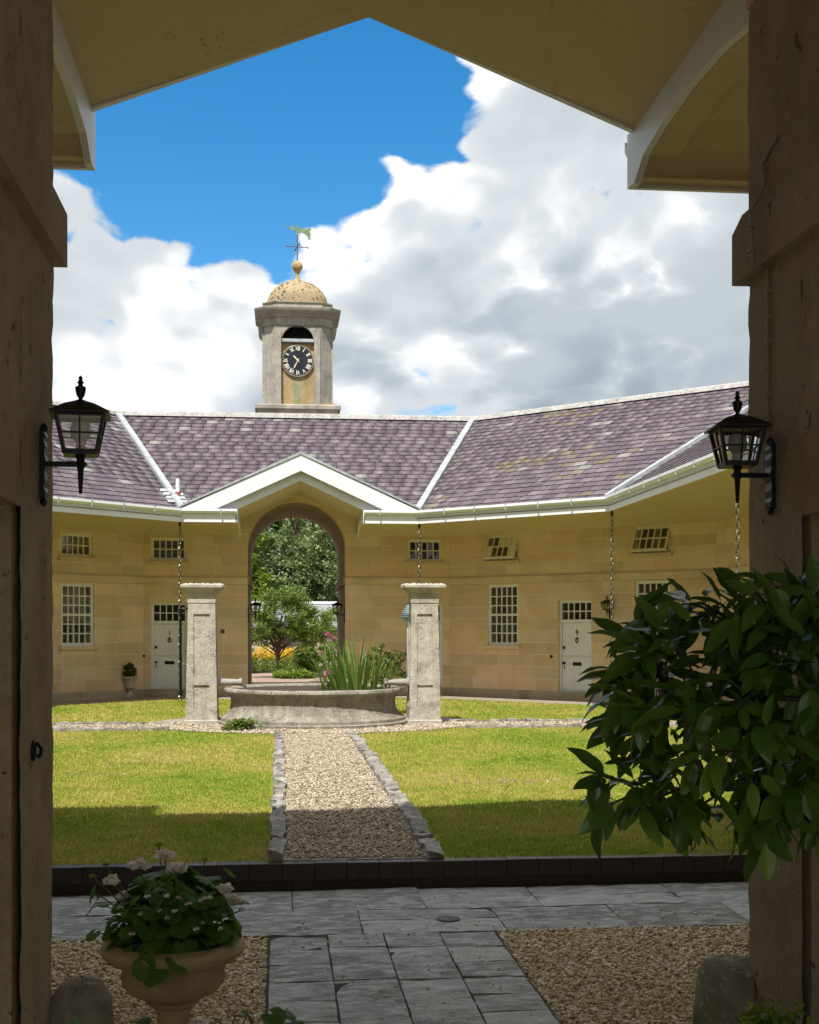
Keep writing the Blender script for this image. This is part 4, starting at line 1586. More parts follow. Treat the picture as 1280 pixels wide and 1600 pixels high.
# stray pebbles and a few fallen leaves on the flags
pts = np.concatenate([scatter(90, -.06, 1.26, 5.2, 7.4, PZ + .008, 31, .001), scatter(70, -1.6, 3.0, 7.46, 7.75, PZ + .008, 32, .001), scatter(40, -1.6, 3.2, 7.7, 8.6, PZ + .007, 33, .001)])
o = link('stray_pebbles', pebbles('stray_pebbles', pts, .004, .011, MAT['pebble'], 34))
stuff(o, 'stray pebbles lying loose on the flagstones', 'gravel')

# ------------------------------------------------------------------ clock tower on the ridge
tower = thing('clock_tower', 'weathered stone clock tower with dome and weathervane on the roof ridge', 'clock tower', (0.44, 32.9, 6.85))
TX, TY = 0.44, 32.9


def octo(a, c):
    return [(TX - a + c, TY - a), (TX + a - c, TY - a), (TX + a, TY - a + c), (TX + a, TY + a - c), (TX + a - c, TY + a), (TX - a + c, TY + a), (TX - a, TY + a - c), (TX - a, TY - a + c)]


def octo_stack(mb, levels, c):
    """levels: (half width, z) swept as one moulded octagon"""
    v = []
    for a, z in levels:
        v += [(x, y, z) for x, y in octo(a, c * (1 + (a - .86) * .3))]
    f = []
    for k in range(len(levels) - 1):
        for j in range(8):
            f.append((k * 8 + j, k * 8 + (j + 1) % 8, (k + 1) * 8 + (j + 1) % 8, (k + 1) * 8 + j))
    f.append(tuple(reversed(range(8)))); n = len(levels) - 1
    f.append(tuple(n * 8 + j for j in range(8)))
    mb.add(v, f)


mb = MB(); mb.box(TX - .98, TX + .98, TY - .98, TY + .98, 6.0, 7.02)
mb2 = MB(); octo_stack(mb2, [(1.0, 6.86), (1.0, 7.03), (1.06, 7.05), (1.06, 7.13), (1.0, 7.17), (.92, 7.18)], .02)
ob('tower_base', mb, MAT['towerstone'], tower)
ob('base_slab', mb2, MAT['towerstone'], tower)
# shaft: four chamfered corner piers and a recessed niche on each face
A_, C_ = .83, .24
mb = MB()
NB, NR, NZ = 7.2, .405, 8.77       # niche foot, half width, springing
for q in range(4):
    M = Matrix.Translation((TX, TY, 0)) @ Matrix.Rotation(q * math.pi / 2, 4, 'Z')
    # corner pier as prism (plan polygon) between niche jambs
    pl = [(NR, -A_ + .0), (A_ - C_, -A_), (A_, -A_ + C_), (A_, -NR), (A_ - .13, -NR), (A_ - .13, -A_ + .3), (NR, -A_ + .13)]
    v = [(x, y, 7.18) for x, y in pl] + [(x, y, NZ) for x, y in pl]
    n = len(pl)
    mb.add(v, [tuple(reversed(range(n))), tuple(range(n, 2 * n))] + [(k, (k + 1) % n, (k + 1) % n + n, k + n) for k in range(n)], M)
    # pilaster strips flanking the niche
    for s in (1, -1):
        a, b = sorted((s * (NR + .01), s * (NR + .155)))
        mb.box(a, b, -A_ - .055, -A_ + .02, 7.19, 9.0, M)
    # arch head over the niche
    N = 12
    v = []
    for y in (-A_, -A_ + .13):
        for k in range(N + 1):
            t = math.pi * k / N
            v.append((NR * math.cos(t), y, NZ + NR * math.sin(t)))
        for k in range(N + 1):
            t = math.pi * k / N
            v.append(((A_ - C_) * (1 - 2 * k / N), y, 9.25))
    m = N + 1
    f = []
    for k in range(N):
        f += [(k, k + 1, m + k + 1, m + k), (2 * m + k + 1, 2 * m + k, 3 * m + k, 3 * m + k + 1), (k, 2 * m + k, 2 * m + k + 1, k + 1)]
    mb.add(v, f, M)
    for s in (1, -1):
        a, b = sorted((s * NR, s * (A_ - C_)))
        mb.add([(s * NR, -A_, NZ), (s * (A_ - C_), -A_, NZ), (s * (A_ - C_), -A_, 9.25)], [(0, 1, 2)], M)
    mb.add([(A_ - C_, -A_, NZ), (A_, -A_ + C_, NZ), (A_, -A_ + C_, 9.25), (A_ - C_, -A_, 9.25)], [(0, 1, 2, 3)], M)
ob('shaft', mb, MAT['towerstone'], tower)
mb = MB()
for q in range(4):
    M = Matrix.Translation((TX, TY, 0)) @ Matrix.Rotation(q * math.pi / 2, 4, 'Z')
    mb.box(-NR, NR, -A_ + .105, -A_ + .135, 7.18, 8.74, M)
ob('niche_panel', mb, MAT['nichestone'], tower)
mb = MB(); mb.box(TX - .55, TX + .55, TY - .55, TY + .55, 7.1, 9.3)
ob('belfry_core', mb, MAT['dark'], tower)
mb = MB()
for k in range(3):
    z = 8.90 + k * .09
    mb.add([(TX - NR, TY - A_ + .11, z), (TX + NR, TY - A_ + .11, z), (TX + NR, TY - A_ + .2, z + .07), (TX - NR, TY - A_ + .2, z + .07)], [(0, 1, 2, 3)])
ob('louvre', mb, MAT['iron'], tower)
mb = MB(); mb.cbox(TX - NR + .003, TX + NR - .003, TY - A_ - .015, TY - A_ + .13, 8.745, 8.83, .012)
ob('belfry_ledge', mb, MAT['lead'], tower)
for s in (-1, 1):      # capital blocks on the side faces
    mb = MB()
    mb.prism([(TX + s * (A_ - .02), 8.97), (TX + s * (A_ + .06), 8.98), (TX + s * (A_ + .075), 9.05), (TX + s * (A_ + .13), 9.09), (TX + s * (A_ + .16), 9.15), (TX + s * (A_ + .16), 9.17), (TX + s * (A_ - .02), 9.17)], TY - .50, TY + .50)
    ob('capital', mb, MAT['towerstone'], tower)
mb = MB(); octo_stack(mb, [(.86, 9.17), (.86, 9.36), (.90, 9.38), (.92, 9.42), (1.02, 9.47), (1.06, 9.50), (1.08, 9.55), (1.08, 9.575), (.92, 9.60)], .25)
ob('cornice', mb, MAT['towerstone'], tower)
mb = MB(); octo_stack(mb, [(.86, 9.59), (.84, 9.72), (.88, 9.735), (.88, 9.76), (.80, 9.775)], .25)
ob('attic', mb, MAT['towerstone'], tower)
prof = [(.785, 9.765), (.78, 9.85)] + [(.78 * math.cos(t), 9.85 + .63 * math.sin(t)) for t in [k * math.pi / 2 / 12 for k in range(1, 12)]] + [(.07, 10.478)]
mb = MB(); mb.lathe(prof, 40, Matrix.Translation((TX, TY, 0)))
ob('dome', mb, MAT['domestone'], tower, auto=50)
mb = MB(); mb.lathe([(.14, 10.46), (.13, 10.50), (.07, 10.54), (.045, 10.62), (.05, 10.70), (.085, 10.73)] + [(.14 * math.sin(t), 10.865 - .14 * math.cos(t)) for t in [k * math.pi / 14 for k in range(3, 14)]], 24, Matrix.Translation((TX, TY, 0)))
ob('finial_ball', mb, m_stone('lichen_ball', (.36, .27, .10), (.45, .36, .16), 8, .6, (.15, .12, .06), .8), tower, auto=60)
mb = MB(); mb.tube([(TX, TY, 10.95), (TX, TY, 11.93)], .014, 8)
vane = ob('weathervane', mb, MAT['rust'], tower)
mb = MB()
for a in (R(10), R(100)):
    dx, dy = math.cos(a) * .27, math.sin(a) * .27
    mb.tube([(TX - dx, TY - dy, 11.37), (TX + dx, TY + dy, 11.37)], .011, 6)
    for s in (-1, 1):
        mb.cbox(TX + s * dx - .016, TX + s * dx + .016, TY + s * dy - .016, TY + s * dy + .016, 11.345, 11.395, .004)
ob('compass_arms', mb, MAT['rust'], vane)
mb = MB()
VM = Matrix.Translation((TX, TY, 0)) @ Matrix.Rotation(R(8), 4, 'Z')
mb.prism([(-.02, 11.66), (.022, 11.66), (.028, 11.93), (-.026, 11.93)], -.03, .03, VM)
mb.prism([(.02, 11.72), (.10, 11.75), (.20, 11.71), (.27, 11.64), (.29, 11.56), (.32, 11.59), (.36, 11.57), (.335, 11.63), (.345, 11.72), (.32, 11.80), (.37, 11.84), (.33, 11.86), (.31, 11.90), (.27, 11.86), (.2, 11.84), (.10, 11.86), (.02, 11.85)], -.006, .006, VM)
mb.prism([(-.02, 11.80), (-.09, 11.80), (-.12, 11.77), (-.16, 11.81), (-.36, 11.92), (-.2, 11.87), (-.14, 11.87), (-.12, 11.92), (-.09, 11.86), (-.02, 11.85)], -.006, .006, VM)
ob('vane_banner', mb, MAT['copper'], vane)
# clock
DC = (TX, TY - A_ + .065, 8.295)
DM = Matrix.Translation(DC) @ Matrix.Rotation(R(90), 4, 'X')
mb = MB(); mb.lathe([(0, 0), (.40, 0), (.40, .02), (.375, .03), (0, .03)], 56, DM, cap=False)
dial = ob('clock_dial', mb, MAT['navy'], tower)
mb = MB()
for k in range(56):
    a0, a1 = 2 * math.pi * k / 56, 2 * math.pi * (k + 1) / 56
    mb.add([(r_ * math.sin(a), r_ * math.cos(a), z) for a in (a0, a1) for r_, z in ((.395, .022), (.402, .022), (.402, .0), )], [(0, 1, 4, 3), (1, 2, 5, 4)], DM)
for k in range(60):
    a = 2 * math.pi * k / 60
    mb.box(-.004, .004, .362, .385, .030, .034, DM @ Matrix.Rotation(a, 4, 'Z'))
ob('minute_ring', mb, MAT['gilt'], dial)


def glyph(mb, s, M, h=.088):
    wd = {'I': .030, 'V': .056, 'X': .056}
    tot = sum(wd[c] for c in s)
    sc = min(1, .145 / tot)
    x = -tot * sc / 2
    for c in s:
        w = wd[c] * sc
        cx = x + w / 2
        if c == 'I':
            mb.box(cx - .009 * sc, cx + .009 * sc, -h / 2, h / 2, 0, .005, M)
            for e in (-1, 1):
                mb.box(cx - .014 * sc, cx + .014 * sc, e * h / 2 - .005, e * h / 2 + .005, 0, .0047, M)
        else:
            segs = [((cx - w * .42, h / 2), (cx, -h / 2), .0085), ((cx + w * .42, h / 2), (cx, -h / 2), .0055)] if c == 'V' else [((cx - w * .40, h / 2), (cx + w * .40, -h / 2), .0085), ((cx + w * .40, h / 2), (cx - w * .40, -h / 2), .0055)]
            for j, ((ax, ay), (bx, by), t) in enumerate(segs):
                z = .005 + .0006 * j
                mb.add([(ax - t, ay, 0), (ax + t, ay, 0), (bx + t, by, 0), (bx - t, by, 0), (ax - t, ay, z), (ax + t, ay, z), (bx + t, by, z), (bx - t, by, z)], [(4, 5, 6, 7), (0, 1, 5, 4), (1, 2, 6, 5), (2, 3, 7, 6), (3, 0, 4, 7)], M)
        x += w


for k, s in enumerate(['XII', 'I', 'II', 'III', 'IIII', 'V', 'VI', 'VII', 'VIII', 'IX', 'X', 'XI']):
    mb = MB()
    glyph(mb, s, DM @ Matrix.Rotation(-k * math.pi / 6, 4, 'Z') @ Matrix.Translation((0, .302, .0305)))
    ob('numeral', mb, m_num if k else MAT.setdefault('numeral', m_plain('cream_numerals', (.78, .74, .62), .5, var=.06)), dial)
    m_num = MAT['numeral']
for nm, ang, ln, w in (('hour_hand', -42, .175, .014), ('minute_hand', 206, .25, .010)):
    mb = MB()
    HM = DM @ Matrix.Rotation(R(-ang), 4, 'Z') @ Matrix.Translation((0, 0, .045 if nm == 'hour_hand' else .052))
    mb.add([(-w * .6, -.06, 0), (w * .6, -.06, 0), (w, .04, 0), (w * 1.5, ln * .72, 0), (0, ln, 0), (-w * 1.5, ln * .72, 0), (-w, .04, 0)] + [(-w * .6, -.06, .005), (w * .6, -.06, .005), (w, .04, .005), (w * 1.5, ln * .72, .005), (0, ln, .005), (-w * 1.5, ln * .72, .005), (-w, .04, .005)],
           [tuple(reversed(range(7))), tuple(range(7, 14))] + [(k, (k + 1) % 7, (k + 1) % 7 + 7, k + 7) for k in range(7)], HM)
    ob(nm, mb, MAT['gilt'], dial)
mb = MB(); mb.lathe([(0, .028), (.026, .028), (.026, .06), (0, .064)], 16, DM, cap=False)
ob('hand_boss', mb, MAT['gilt'], dial)
# green run-off stain below the dial: a thin copper-stained strip of the panel itself
mb = MB()
v = []
for k in range(13):
    t = k / 12
    z = 7.90 - t * .69
    w = .10 - .02 * t + .012 * math.sin(t * 19)
    v += [(TX - .0 - w, TY - A_ + .1035, z), (TX + w, TY - A_ + .1035, z)]
mb.add(v, [(2 * k, 2 * k + 1, 2 * k + 3, 2 * k + 2) for k in range(12)])
ob('verdigris_stain', mb, m_stone('verdigris_stained_stone', (.25, .27, .16), (.36, .36, .24), 7, .4, (.10, .10, .07), .6, streak=.6), tower)
# orange lichen tufts on the base slab
mb = MB()
rt = random.Random(2)
for k in range(26):
    x = TX + rt.uniform(.55, .92); y = TY - .99 + rt.uniform(0, .1)
    r_ = rt.uniform(.012, .03)
    mb.lathe([(r_, 7.165), (r_ * .8, 7.18 + r_ * .5), (r_ * .2, 7.18 + r_ * .9)], 6, Matrix.Translation((x, y, 0)))
ob('lichen', mb, m_plain('orange_lichen', (.45, .19, .03), .9), tower)['kind'] = 'stuff'

# the tower stands just behind the ridge
tower.location = (.45, 33.95, 7.02)
tower.scale = (1.032, 1.032, 1.032)

# gutter brackets along the visible eaves
gbm = MB().cbox(-.014, .014, -.004, .020, -.13, .0, .003).mesh('gutter_bracket', MAT['lead']); fixn(gbm)
for i in (7, 0, 1, 2, 6):
    n = int(NL[i] / .92)
    for k in range(1, n + 1):
        u = NL[i] * k / (n + 1)
        if i == 0 and abs(u - UC) < GH + .1:
            continue
        p_ = EAVE[i] + NU[i] * u + NN[i] * .098
        o = bpy.data.objects.new('gutter_bracket', gbm)
        COL.objects.link(o); o.parent = stable
        M = Matrix.Identity(4)
        M.col[0][:3] = NU[i]; M.col[1][:3] = NN[i]; M.col[2][:3] = (0, 0, 1); M.col[3][:3] = p_ + Vector((0, 0, 4.205)) - stable.location
        o.matrix_local = M

# ------------------------------------------------------------------ basin and piers
basin = thing('fountain_basin', 'round weathered stone fountain basin with curved sides between two piers', 'basin', (CX, CY, 0))
bp = [(1.30, .48), (1.33, .57), (1.36, .60), (1.47, .612), (1.50, .59), (1.505, .555), (1.48, .53), (1.43, .52), (1.405, .47), (1.388, .40), (1.385, .33), (1.40, .27), (1.43, .21), (1.48, .155), (1.535, .125), (1.56, .115), (1.565, .02)]
mb = MB(); mb.lathe(list(reversed(bp)), 72, Matrix.Translation((CX, CY, 0)), cap=False)
bo = ob('bowl', mb, MAT['basinstone'], basin, auto=35)
# roughen the bowl a little
rb_ = random.Random(6)
for v_ in bo.data.vertices:
    v_.co += Vector((rb_.gauss(0, .003), rb_.gauss(0, .003), rb_.gauss(0, .0025)))
mb = MB(); mb.lathe([(1.62, -.05), (1.63, .055), (1.60, .07), (1.45, .075)], 60, Matrix.Translation((CX, CY, 0)), cap=False)
ob('step', mb, MAT['basinstone'], basin, auto=35)
mb = MB(); mb.lathe([(0, .575), (1.345, .575)], 40, Matrix.Translation((CX, CY, 0)), cap=False)
ob('soil', mb, MAT['soil'], basin)


def pier(loc, label, s):
    """s = +1: spout points to -x (right pier), -1: to +x"""
    t = thing('stone_pier', label, 'pier', loc, 0, 'piers flanking the basin')
    b0, b1 = .262, .222        # half widths at foot and neck
    H = 2.02
    mb = MB()
    mb.cbox(-.29, .29, -.29, .29, -.12, .085, .015)
    ob('foot', mb, MAT['limestone'], t, world=False)

    def hw(z):
        return b0 + (b1 - b0) * (z - .07) / (H - .07)
    mb = MB()
    # shaft with two sunk panels on the front and back
    for q in range(4):
        M = Matrix.Rotation(q * math.pi / 2, 4, 'Z')
        zs = [.07, .30, .66, .80, 1.84, H]
        pw = .13
        for k in range(5):
            z0, z1 = zs[k], zs[k + 1]
            h0, h1 = hw(z0), hw(z1)
            if k in (1, 3):
                dp = .026
                L_ = lambda z, x: (x, -hw(z), z)
                I_ = lambda z, x: (x, -hw(z) + dp, z)
                mb.add([(-h0, -h0, z0), (-pw, -h0, z0), (-pw, -h1, z1), (-h1, -h1, z1)], [(0, 1, 2, 3)], M)
                mb.add([(pw, -h0, z0), (h0, -h0, z0), (h1, -h1, z1), (pw, -h1, z1)], [(0, 1, 2, 3)], M)
                A0, B0, B1, A1 = L_(z0, -pw), L_(z0, pw), L_(z1, pw), L_(z1, -pw)
                a0, b0_, b1_, a1 = I_(z0, -pw), I_(z0, pw), I_(z1, pw), I_(z1, -pw)
                mb.add([A0, B0, B1, A1, a0, b0_, b1_, a1], [(4, 5, 6, 7), (0, 1, 5, 4), (1, 2, 6, 5), (2, 3, 7, 6), (3, 0, 4, 7)], M)
            else:
                mb.add([(-h0, -h0, z0), (h0, -h0, z0), (h1, -h1, z1), (-h1, -h1, z1)], [(0, 1, 2, 3)], M)
    ob('shaft', mb, MAT['limestone'], t, world=False)
    mb = MB()
    v = []
    lev = [(.222, H), (.232, H + .005), (.232, H + .17), (.25, H + .18), (.265, H + .205), (.30, H + .235), (.335, H + .255), (.345, H + .26), (.345, H + .30), (.32, H + .315), (0.0, H + .335)]
    for a, z in lev:
        v += [(-a, -a, z), (a, -a, z), (a, a, z), (-a, a, z)]
    f = [(k * 4 + j, k * 4 + (j + 1) % 4, (k + 1) * 4 + (j + 1) % 4, (k + 1) * 4 + j) for k in range(len(lev) - 1) for j in range(4)]
    mb.add(v, f)
    ob('cap', mb, MAT['limestone'], t, world=False)
    mb = MB()       # lichen crust on the cap
    rc = random.Random(14)
    for k in range(70):
        x, y = rc.uniform(-.33, .33), rc.uniform(-.33, .33)
        r_ = rc.uniform(.012, .035)
        mb.lathe([(r_, H + .295), (r_ * .8, H + .322), (r_ * .2, H + .335)], 6, Matrix.Translation((x, y, 0)))
    o = ob('lichen_crust', mb, m_stone('lichen_crust', (.5, .47, .40), (.68, .65, .58), 14, .9, (.1, .09, .08), .9), t, world=False)
    o['kind'] = 'stuff'
    mb = MB()
    pts = [(-s * .22, 0, .70), (-s * .26, 0, .70), (-s * .30, 0, .70)]
    prof = [(.085, 0), (.09, .04), (.075, .06)]
    for k in range(7):
        z = .07 + k * .045
        prof += [(.066 - k * .0025, z), (.056 - k * .0022, z + .022)]
    prof += [(.052, .40), (.062, .41), (.062, .45), (.045, .455), (.03, .44)]
    mb.lathe(prof, 18, Matrix.Translation((-s * .21, 0, .70)) @ Matrix.Rotation(R(-90 * s), 4, 'Y'))
    ob('spout', mb, m_stone('grey_spout_stone', (.30, .29, .26), (.42, .40, .36), 9, .6, (.18, .17, .15), .5), t, world=False, auto=40)
    return t


pL = pier((-1.30, 21.72, 0), 'tapered stone pier left of the basin with dark pipe at its side', -1)
pR = pier((2.39, 21.40, 0), 'tapered stone pier right of the basin beside the rosy shrub', 1)
pL.location.y = 21.70
pR.location.y = 21.36
pL.scale = (1, 1, 1.0)
mb = MB()
mb.tube([(.07, 0, 1.93), (-.05, 0, 1.93), (-.075, 0, 1.90), (-.075, 0, .48)], [.02, .02, .024, .024], 8)
mb.tube([(-.075, 0, 1.86), (-.075, 0, 1.93)], .034, 8); mb.tube([(-.075, 0, .48), (-.075, 0, .56)], .032, 8)
mb.tube([(-.07, 0, 1.0), (.05, 0, 1.0)], .012, 6)
o = ob('iron_pipe', mb, MAT['iron'], None)
o.location = (-1.58, 21.62, 0)
tag(o, 'slim dark iron pipe fixed to the left side of the left pier', 'pipe')


# ------------------------------------------------------------------ chains
def chain(name, x, y, z0, z1, label, link_l=.095, r=.0105):
    t = thing(name, label, 'chain', (x, y, z1), 0, 'rain chains hanging from the eaves')
    mb = MB()
    z = z0
    k = 0
    while z > z1:
        pts = []
        for j in range(9):
            a = 2 * math.pi * j / 8
            sx = .030 * math.cos(a); sz = link_l * .62 * math.sin(a)
            M = Matrix.Rotation((k % 2) * math.pi / 2 + .5 + .12 * math.sin(k * 1.7), 4, 'Z')
            pts.append(M @ Vector((sx, 0, sz)) + Vector((.006 * math.sin(k * .9), .006 * math.cos(k), z - z1 - link_l / 2)))
        mb.tube(pts, r, 4, cap=False)
        z -= link_l; k += 1
    ob('chain_links', mb, MAT['chain'], t, world=False)
    mb = MB()
    mb.tube([(0, 0, z0 - z1 + .10), (0, 0, z0 - z1 - .02)], .016, 8)
    mb.lathe([(.0, z0 - z1 - .10), (.02, z0 - z1 - .09), (.028, z0 - z1 - .06), (.02, z0 - z1 - .03), (0, z0 - z1 - .02)], 10, cap=False)
    ob('hanger', mb, MAT['iron'], t, world=False)


c0, c1, c2 = corner(0, 0.06), corner(1, 0.06), corner(2, 0.06)
chain('rain_chain', c0.x, c0.y, 3.92, .05, 'long chain hanging from the eave corner behind the left pier')
chain('rain_chain', c1.x, c1.y, 3.92, .05, 'chain hanging from the eave corner behind the right pier')
chain('rain_chain', c2.x, c2.y, 3.92, .05, 'chain hanging from the eave corner right of door 9')
chain('rain_chain', 6.42, 17.5, 3.92, .05, 'pale chain hanging from the eave below the right gateway lantern')


# ------------------------------------------------------------------ lanterns
def lantern(label, loc, s, group, sc=1.0, rz=0.0, glow=None):
    """wall lantern. s=+1: bracket reaches to +x from a wall plate at x=0"""
    t = thing('wall_lantern', label, 'lantern', loc, rz, group)
    t.scale = (sc, sc, sc)
    ax = .135 * s
    iron = MAT['iron']
    mb = MB()     # scalloped back plate seen edge on
    prof = [(-.125, .004), (-.118, .016), (-.10, .020), (-.085, .013), (-.06, .018), (-.03, .015), (0, .022), (.03, .015), (.06, .018), (.08, .013), (.095, .020), (.108, .013), (.118, .006)]
    poly = [(.0, prof[0][0])] + [(s * w, z) for z, w in prof] + [(.0, prof[-1][0])]
    mb.prism(poly, -.030, .030)
    mb.lathe([(.0, .11), (.012, .115), (.014, .128), (.006, .14), (0, .145)], 8, Matrix.Translation((s * .008, 0, 0)), cap=False)
    mb.lathe([(.0, -.15), (.008, -.145), (.014, -.13), (.006, -.12), (0, -.115)], 8, Matrix.Translation((s * .008, 0, 0)), cap=False)
    ob('back_plate', mb, iron, t, world=False)
    mb = MB()
    mb.box(*sorted((s * .015, ax + s * .012)), -.009, .009, -.009, .009)
    mb.lathe([(.0, -.105), (.006, -.103), (.0075, -.08), (.011, -.02), (.014, -.006), (.014, .02), (.02, .028), (.02, .034)], 10, Matrix.Translation((ax, 0, 0)), cap=False)
    mb.prism([(ax + s * .012, -.012), (ax + s * .024, 0), (ax + s * .012, .012)], -.01, .01)
    ob('bracket_arm', mb, iron, t, world=False)
    zb, zt, hb, ht = .034, .172, .054, .082
    LM = Matrix.Translation((ax, 0, 0)) @ Matrix.Rotation(R(6) * s, 4, 'Z')
    mb = MB()
    mb.box(-hb - .004, hb + .004, -hb - .004, hb + .004, zb - .004, zb + .006, LM)
    for q in range(4):
        M = LM @ Matrix.Rotation(q * math.pi / 2, 4, 'Z')
        w = .0065
        mb.add([(-hb - w, -hb - w, zb), (-hb + w, -hb - w, zb), (-hb + w, -hb + w, zb), (-hb - w, -hb + w, zb), (-ht - w, -ht - w, zt), (-ht + w, -ht - w, zt), (-ht + w, -ht + w, zt), (-ht - w, -ht + w, zt)],
               [(0, 3, 2, 1), (4, 5, 6, 7), (0, 1, 5, 4), (1, 2, 6, 5), (2, 3, 7, 6), (3, 0, 4, 7)], M)
        mb.box(-ht, ht, -ht - .004, -ht + .004, zt - .012, zt + .002, M)
        mb.box(-hb, hb, -hb - .005, -hb + .003, zb + .004, zb + .014, M)
        hm = (hb + ht) / 2
        zm = (zb + zt) / 2
        mb.box(-hm, hm, -hm - .004, -hm + .003, zm - .003, zm + .003, M)
        mb.add([(-.003, -hb - .004, zb), (.003, -hb - .004, zb), (.003, -ht - .004, zt), (-.003, -ht - .004, zt), (-.003, -hb + .003, zb), (.003, -hb + .003, zb), (.003, -ht + .003, zt), (-.003, -ht + .003, zt)], [(0, 1, 2, 3), (4, 7, 6, 5), (0, 4, 5, 1), (1, 5, 6, 2), (2, 6, 7, 3), (3, 7, 4, 0)], M)
    cage = ob('cage', mb, iron, t, world=False)
    for q in range(4):
        M = LM @ Matrix.Rotation(q * math.pi / 2, 4, 'Z')
        zm = (zb + zt) / 2
        for sx in (-1, 1):
            for lo, hi in ((zb + .008, zm - .003), (zm + .003, zt - .01)):
                h = lambda z: hb + (ht - hb) * (z - zb) / (zt - zb)
                mb = MB()
                xs = sorted((sx * .003, sx * 1)) 
                P_ = lambda a, z: ((sx * .003 if a == 0 else sx * (h(z) - .006)), -h(z) + .0005, z)
                mb.add([P_(0, lo), P_(1, lo), P_(1, hi), P_(0, hi)], [(0, 1, 2, 3)], M)
                ob('pane', mb, MAT['lampglass'], cage, world=False)
    mb = MB()
    rl_ = ht + .020
    levels = [(rl_, zt - .003), (rl_, zt + .003), (.05, zt + .036), (.018, zt + .050), (.011, zt + .054)]
    v = []
    for a, z in levels:
        v += [(-a, -a, z), (a, -a, z), (a, a, z), (-a, a, z)]
    f = [(k * 4 + j, k * 4 + (j + 1) % 4, (k + 1) * 4 + (j + 1) % 4, (k + 1) * 4 + j) for k in range(len(levels) - 1) for j in range(4)] + [(3, 2, 1, 0)]
    mb.add(v, f, LM)
    roof_ = ob('lantern_roof', mb, iron, t, world=False)
    mb = MB()
    z = zt + .048
    mb.lathe([(.010, z), (.007, z + .012), (.014, z + .022), (.018, z + .040), (.019, z + .052), (.010, z + .055), (.007, z + .062), (.013, z + .068), (.008, z + .073), (.006, z + .080), (.008, z + .086), (.0, z + .094)], 12, LM, cap=False)
    ob('finial', mb, iron, roof_, world=False, auto=50)
    mb = MB()
    mb.lathe([(.016, zb + .004), (.016, zb + .035), (.020, zb + .045)], 10, LM); 
    ob('lamp_holder', mb, MAT['white'], cage, world=False)
    mb = MB()
    mb.lathe([(.018, zb + .045), (.034, zb + .065), (.036, zb + .085), (.032, zb + .108), (.018, zb + .122), (0, zb + .126)], 14, LM, cap=False)
    ob('bulb', mb, m_plain('grey_bulb_glass', (.30, .30, .29), .25, var=.1) if 'bulb' not in MAT else MAT['bulb'], cage, world=False, auto=60)
    return t


MAT['bulb'] = m_plain('frosted_bulb', (.42, .42, .40), .3, var=.08)
lantern('large black iron lantern on the left jamb of the near gateway', (XL + .002, 3.82, 2.080), 1, 'black wall lanterns', .83)
lantern('large black iron lantern on the right jamb of the near gateway', (XR - .002, 3.82, 2.072), -1, 'black wall lanterns', .83)
lantern('small black lantern on the left jamb of the far archway', (AXF - ARCH_R, 30.95, 1.93), 1, 'black wall lanterns', 1.35)
lantern('small black lantern on the right jamb of the far archway', (AXF + ARCH_R, 30.95, 1.93), -1, 'black wall lanterns', 1.35)
Pq = F1 @ Vector((4.43, 0.0, 1.97))
lantern('small lantern on the wall between door 9 and the right sash window', tuple(Pq), -1, 'black wall lanterns', 1.15, math.atan2(NN[1].y, NN[1].x) + math.pi)

# post lamp behind the right pier
t = thing('lamp_post', 'blue grey ribbed lamp head on a pale post behind the right pier', 'lamp', (2.33, 23.2, 0))
mb = MB(); mb.lathe([(.06, 0), (.06, .04), (.035, .05), (.035, 1.64)], 14, cap=True)
ob('post', mb, m_plain('pale_post', (.55, .55, .54), .5), t, world=False, auto=40)
mb = MB()
pr = [(.04, 1.62), (.07, 1.68), (.115, 1.76), (.12, 1.80)]
mb.lathe(pr, 18, cap=True); ob('lamp_glass', mb, m_plain('opal_glass', (.45, .47, .47), .3), t, world=False, auto=40)
mb = MB()
pr = []
for k in range(6):
    z = 1.80 + k * .035; r_ = .145 * math.cos(k * .23) 
    pr += [(r_, z), (r_ * 1.02, z + .012), (r_ * .9, z + .022)]
pr += [(.02, 2.03), (0, 2.035)]
mb.lathe(pr, 20, cap=False)
ob('lamp_head', mb, MAT['bluegrey'], t, world=False)

# ------------------------------------------------------------------ urns, guard stones, small fittings
def urn_mesh(t, mat, rim=.155, h=.36):
    k = h / .36; r = rim / .155
    mb = MB()
    mb.cbox(-.10 * r, .10 * r, -.10 * r, .10 * r, 0, .05 * k, .008)
    mb.lathe([(.085 * r, .05 * k), (.075 * r, .07 * k), (.04 * r, .10 * k), (.04 * r, .13 * k), (.07 * r, .15 * k)], 20, cap=False)
    ob('foot', mb, mat, t, world=False, auto=35)
    mb = MB()
    mb.lathe([(.07 * r, .145 * k), (.105 * r, .17 * k), (.10 * r, .20 * k), (.11 * r, .26 * k), (.14 * r, .32 * k), (.165 * r, .335 * k), (.165 * r, .355 * k), (.14 * r, .36 * k), (.12 * r, .33 * k), (0, .32 * k)], 24, cap=False)
    ob('bowl', mb, mat, t, world=False, auto=35)


q = F0 @ Vector((-.27, .42, 0))
urn_small = thing('stone_urn', 'small pale stone urn on the gravel left of door 1', 'urn', (q.x, q.y, -.015))
urn_mesh(urn_small, m_stone('pale_urn', (.46, .42, .35), (.58, .54, .46), 8, .5, (.28, .25, .2), .6), .165, .50)

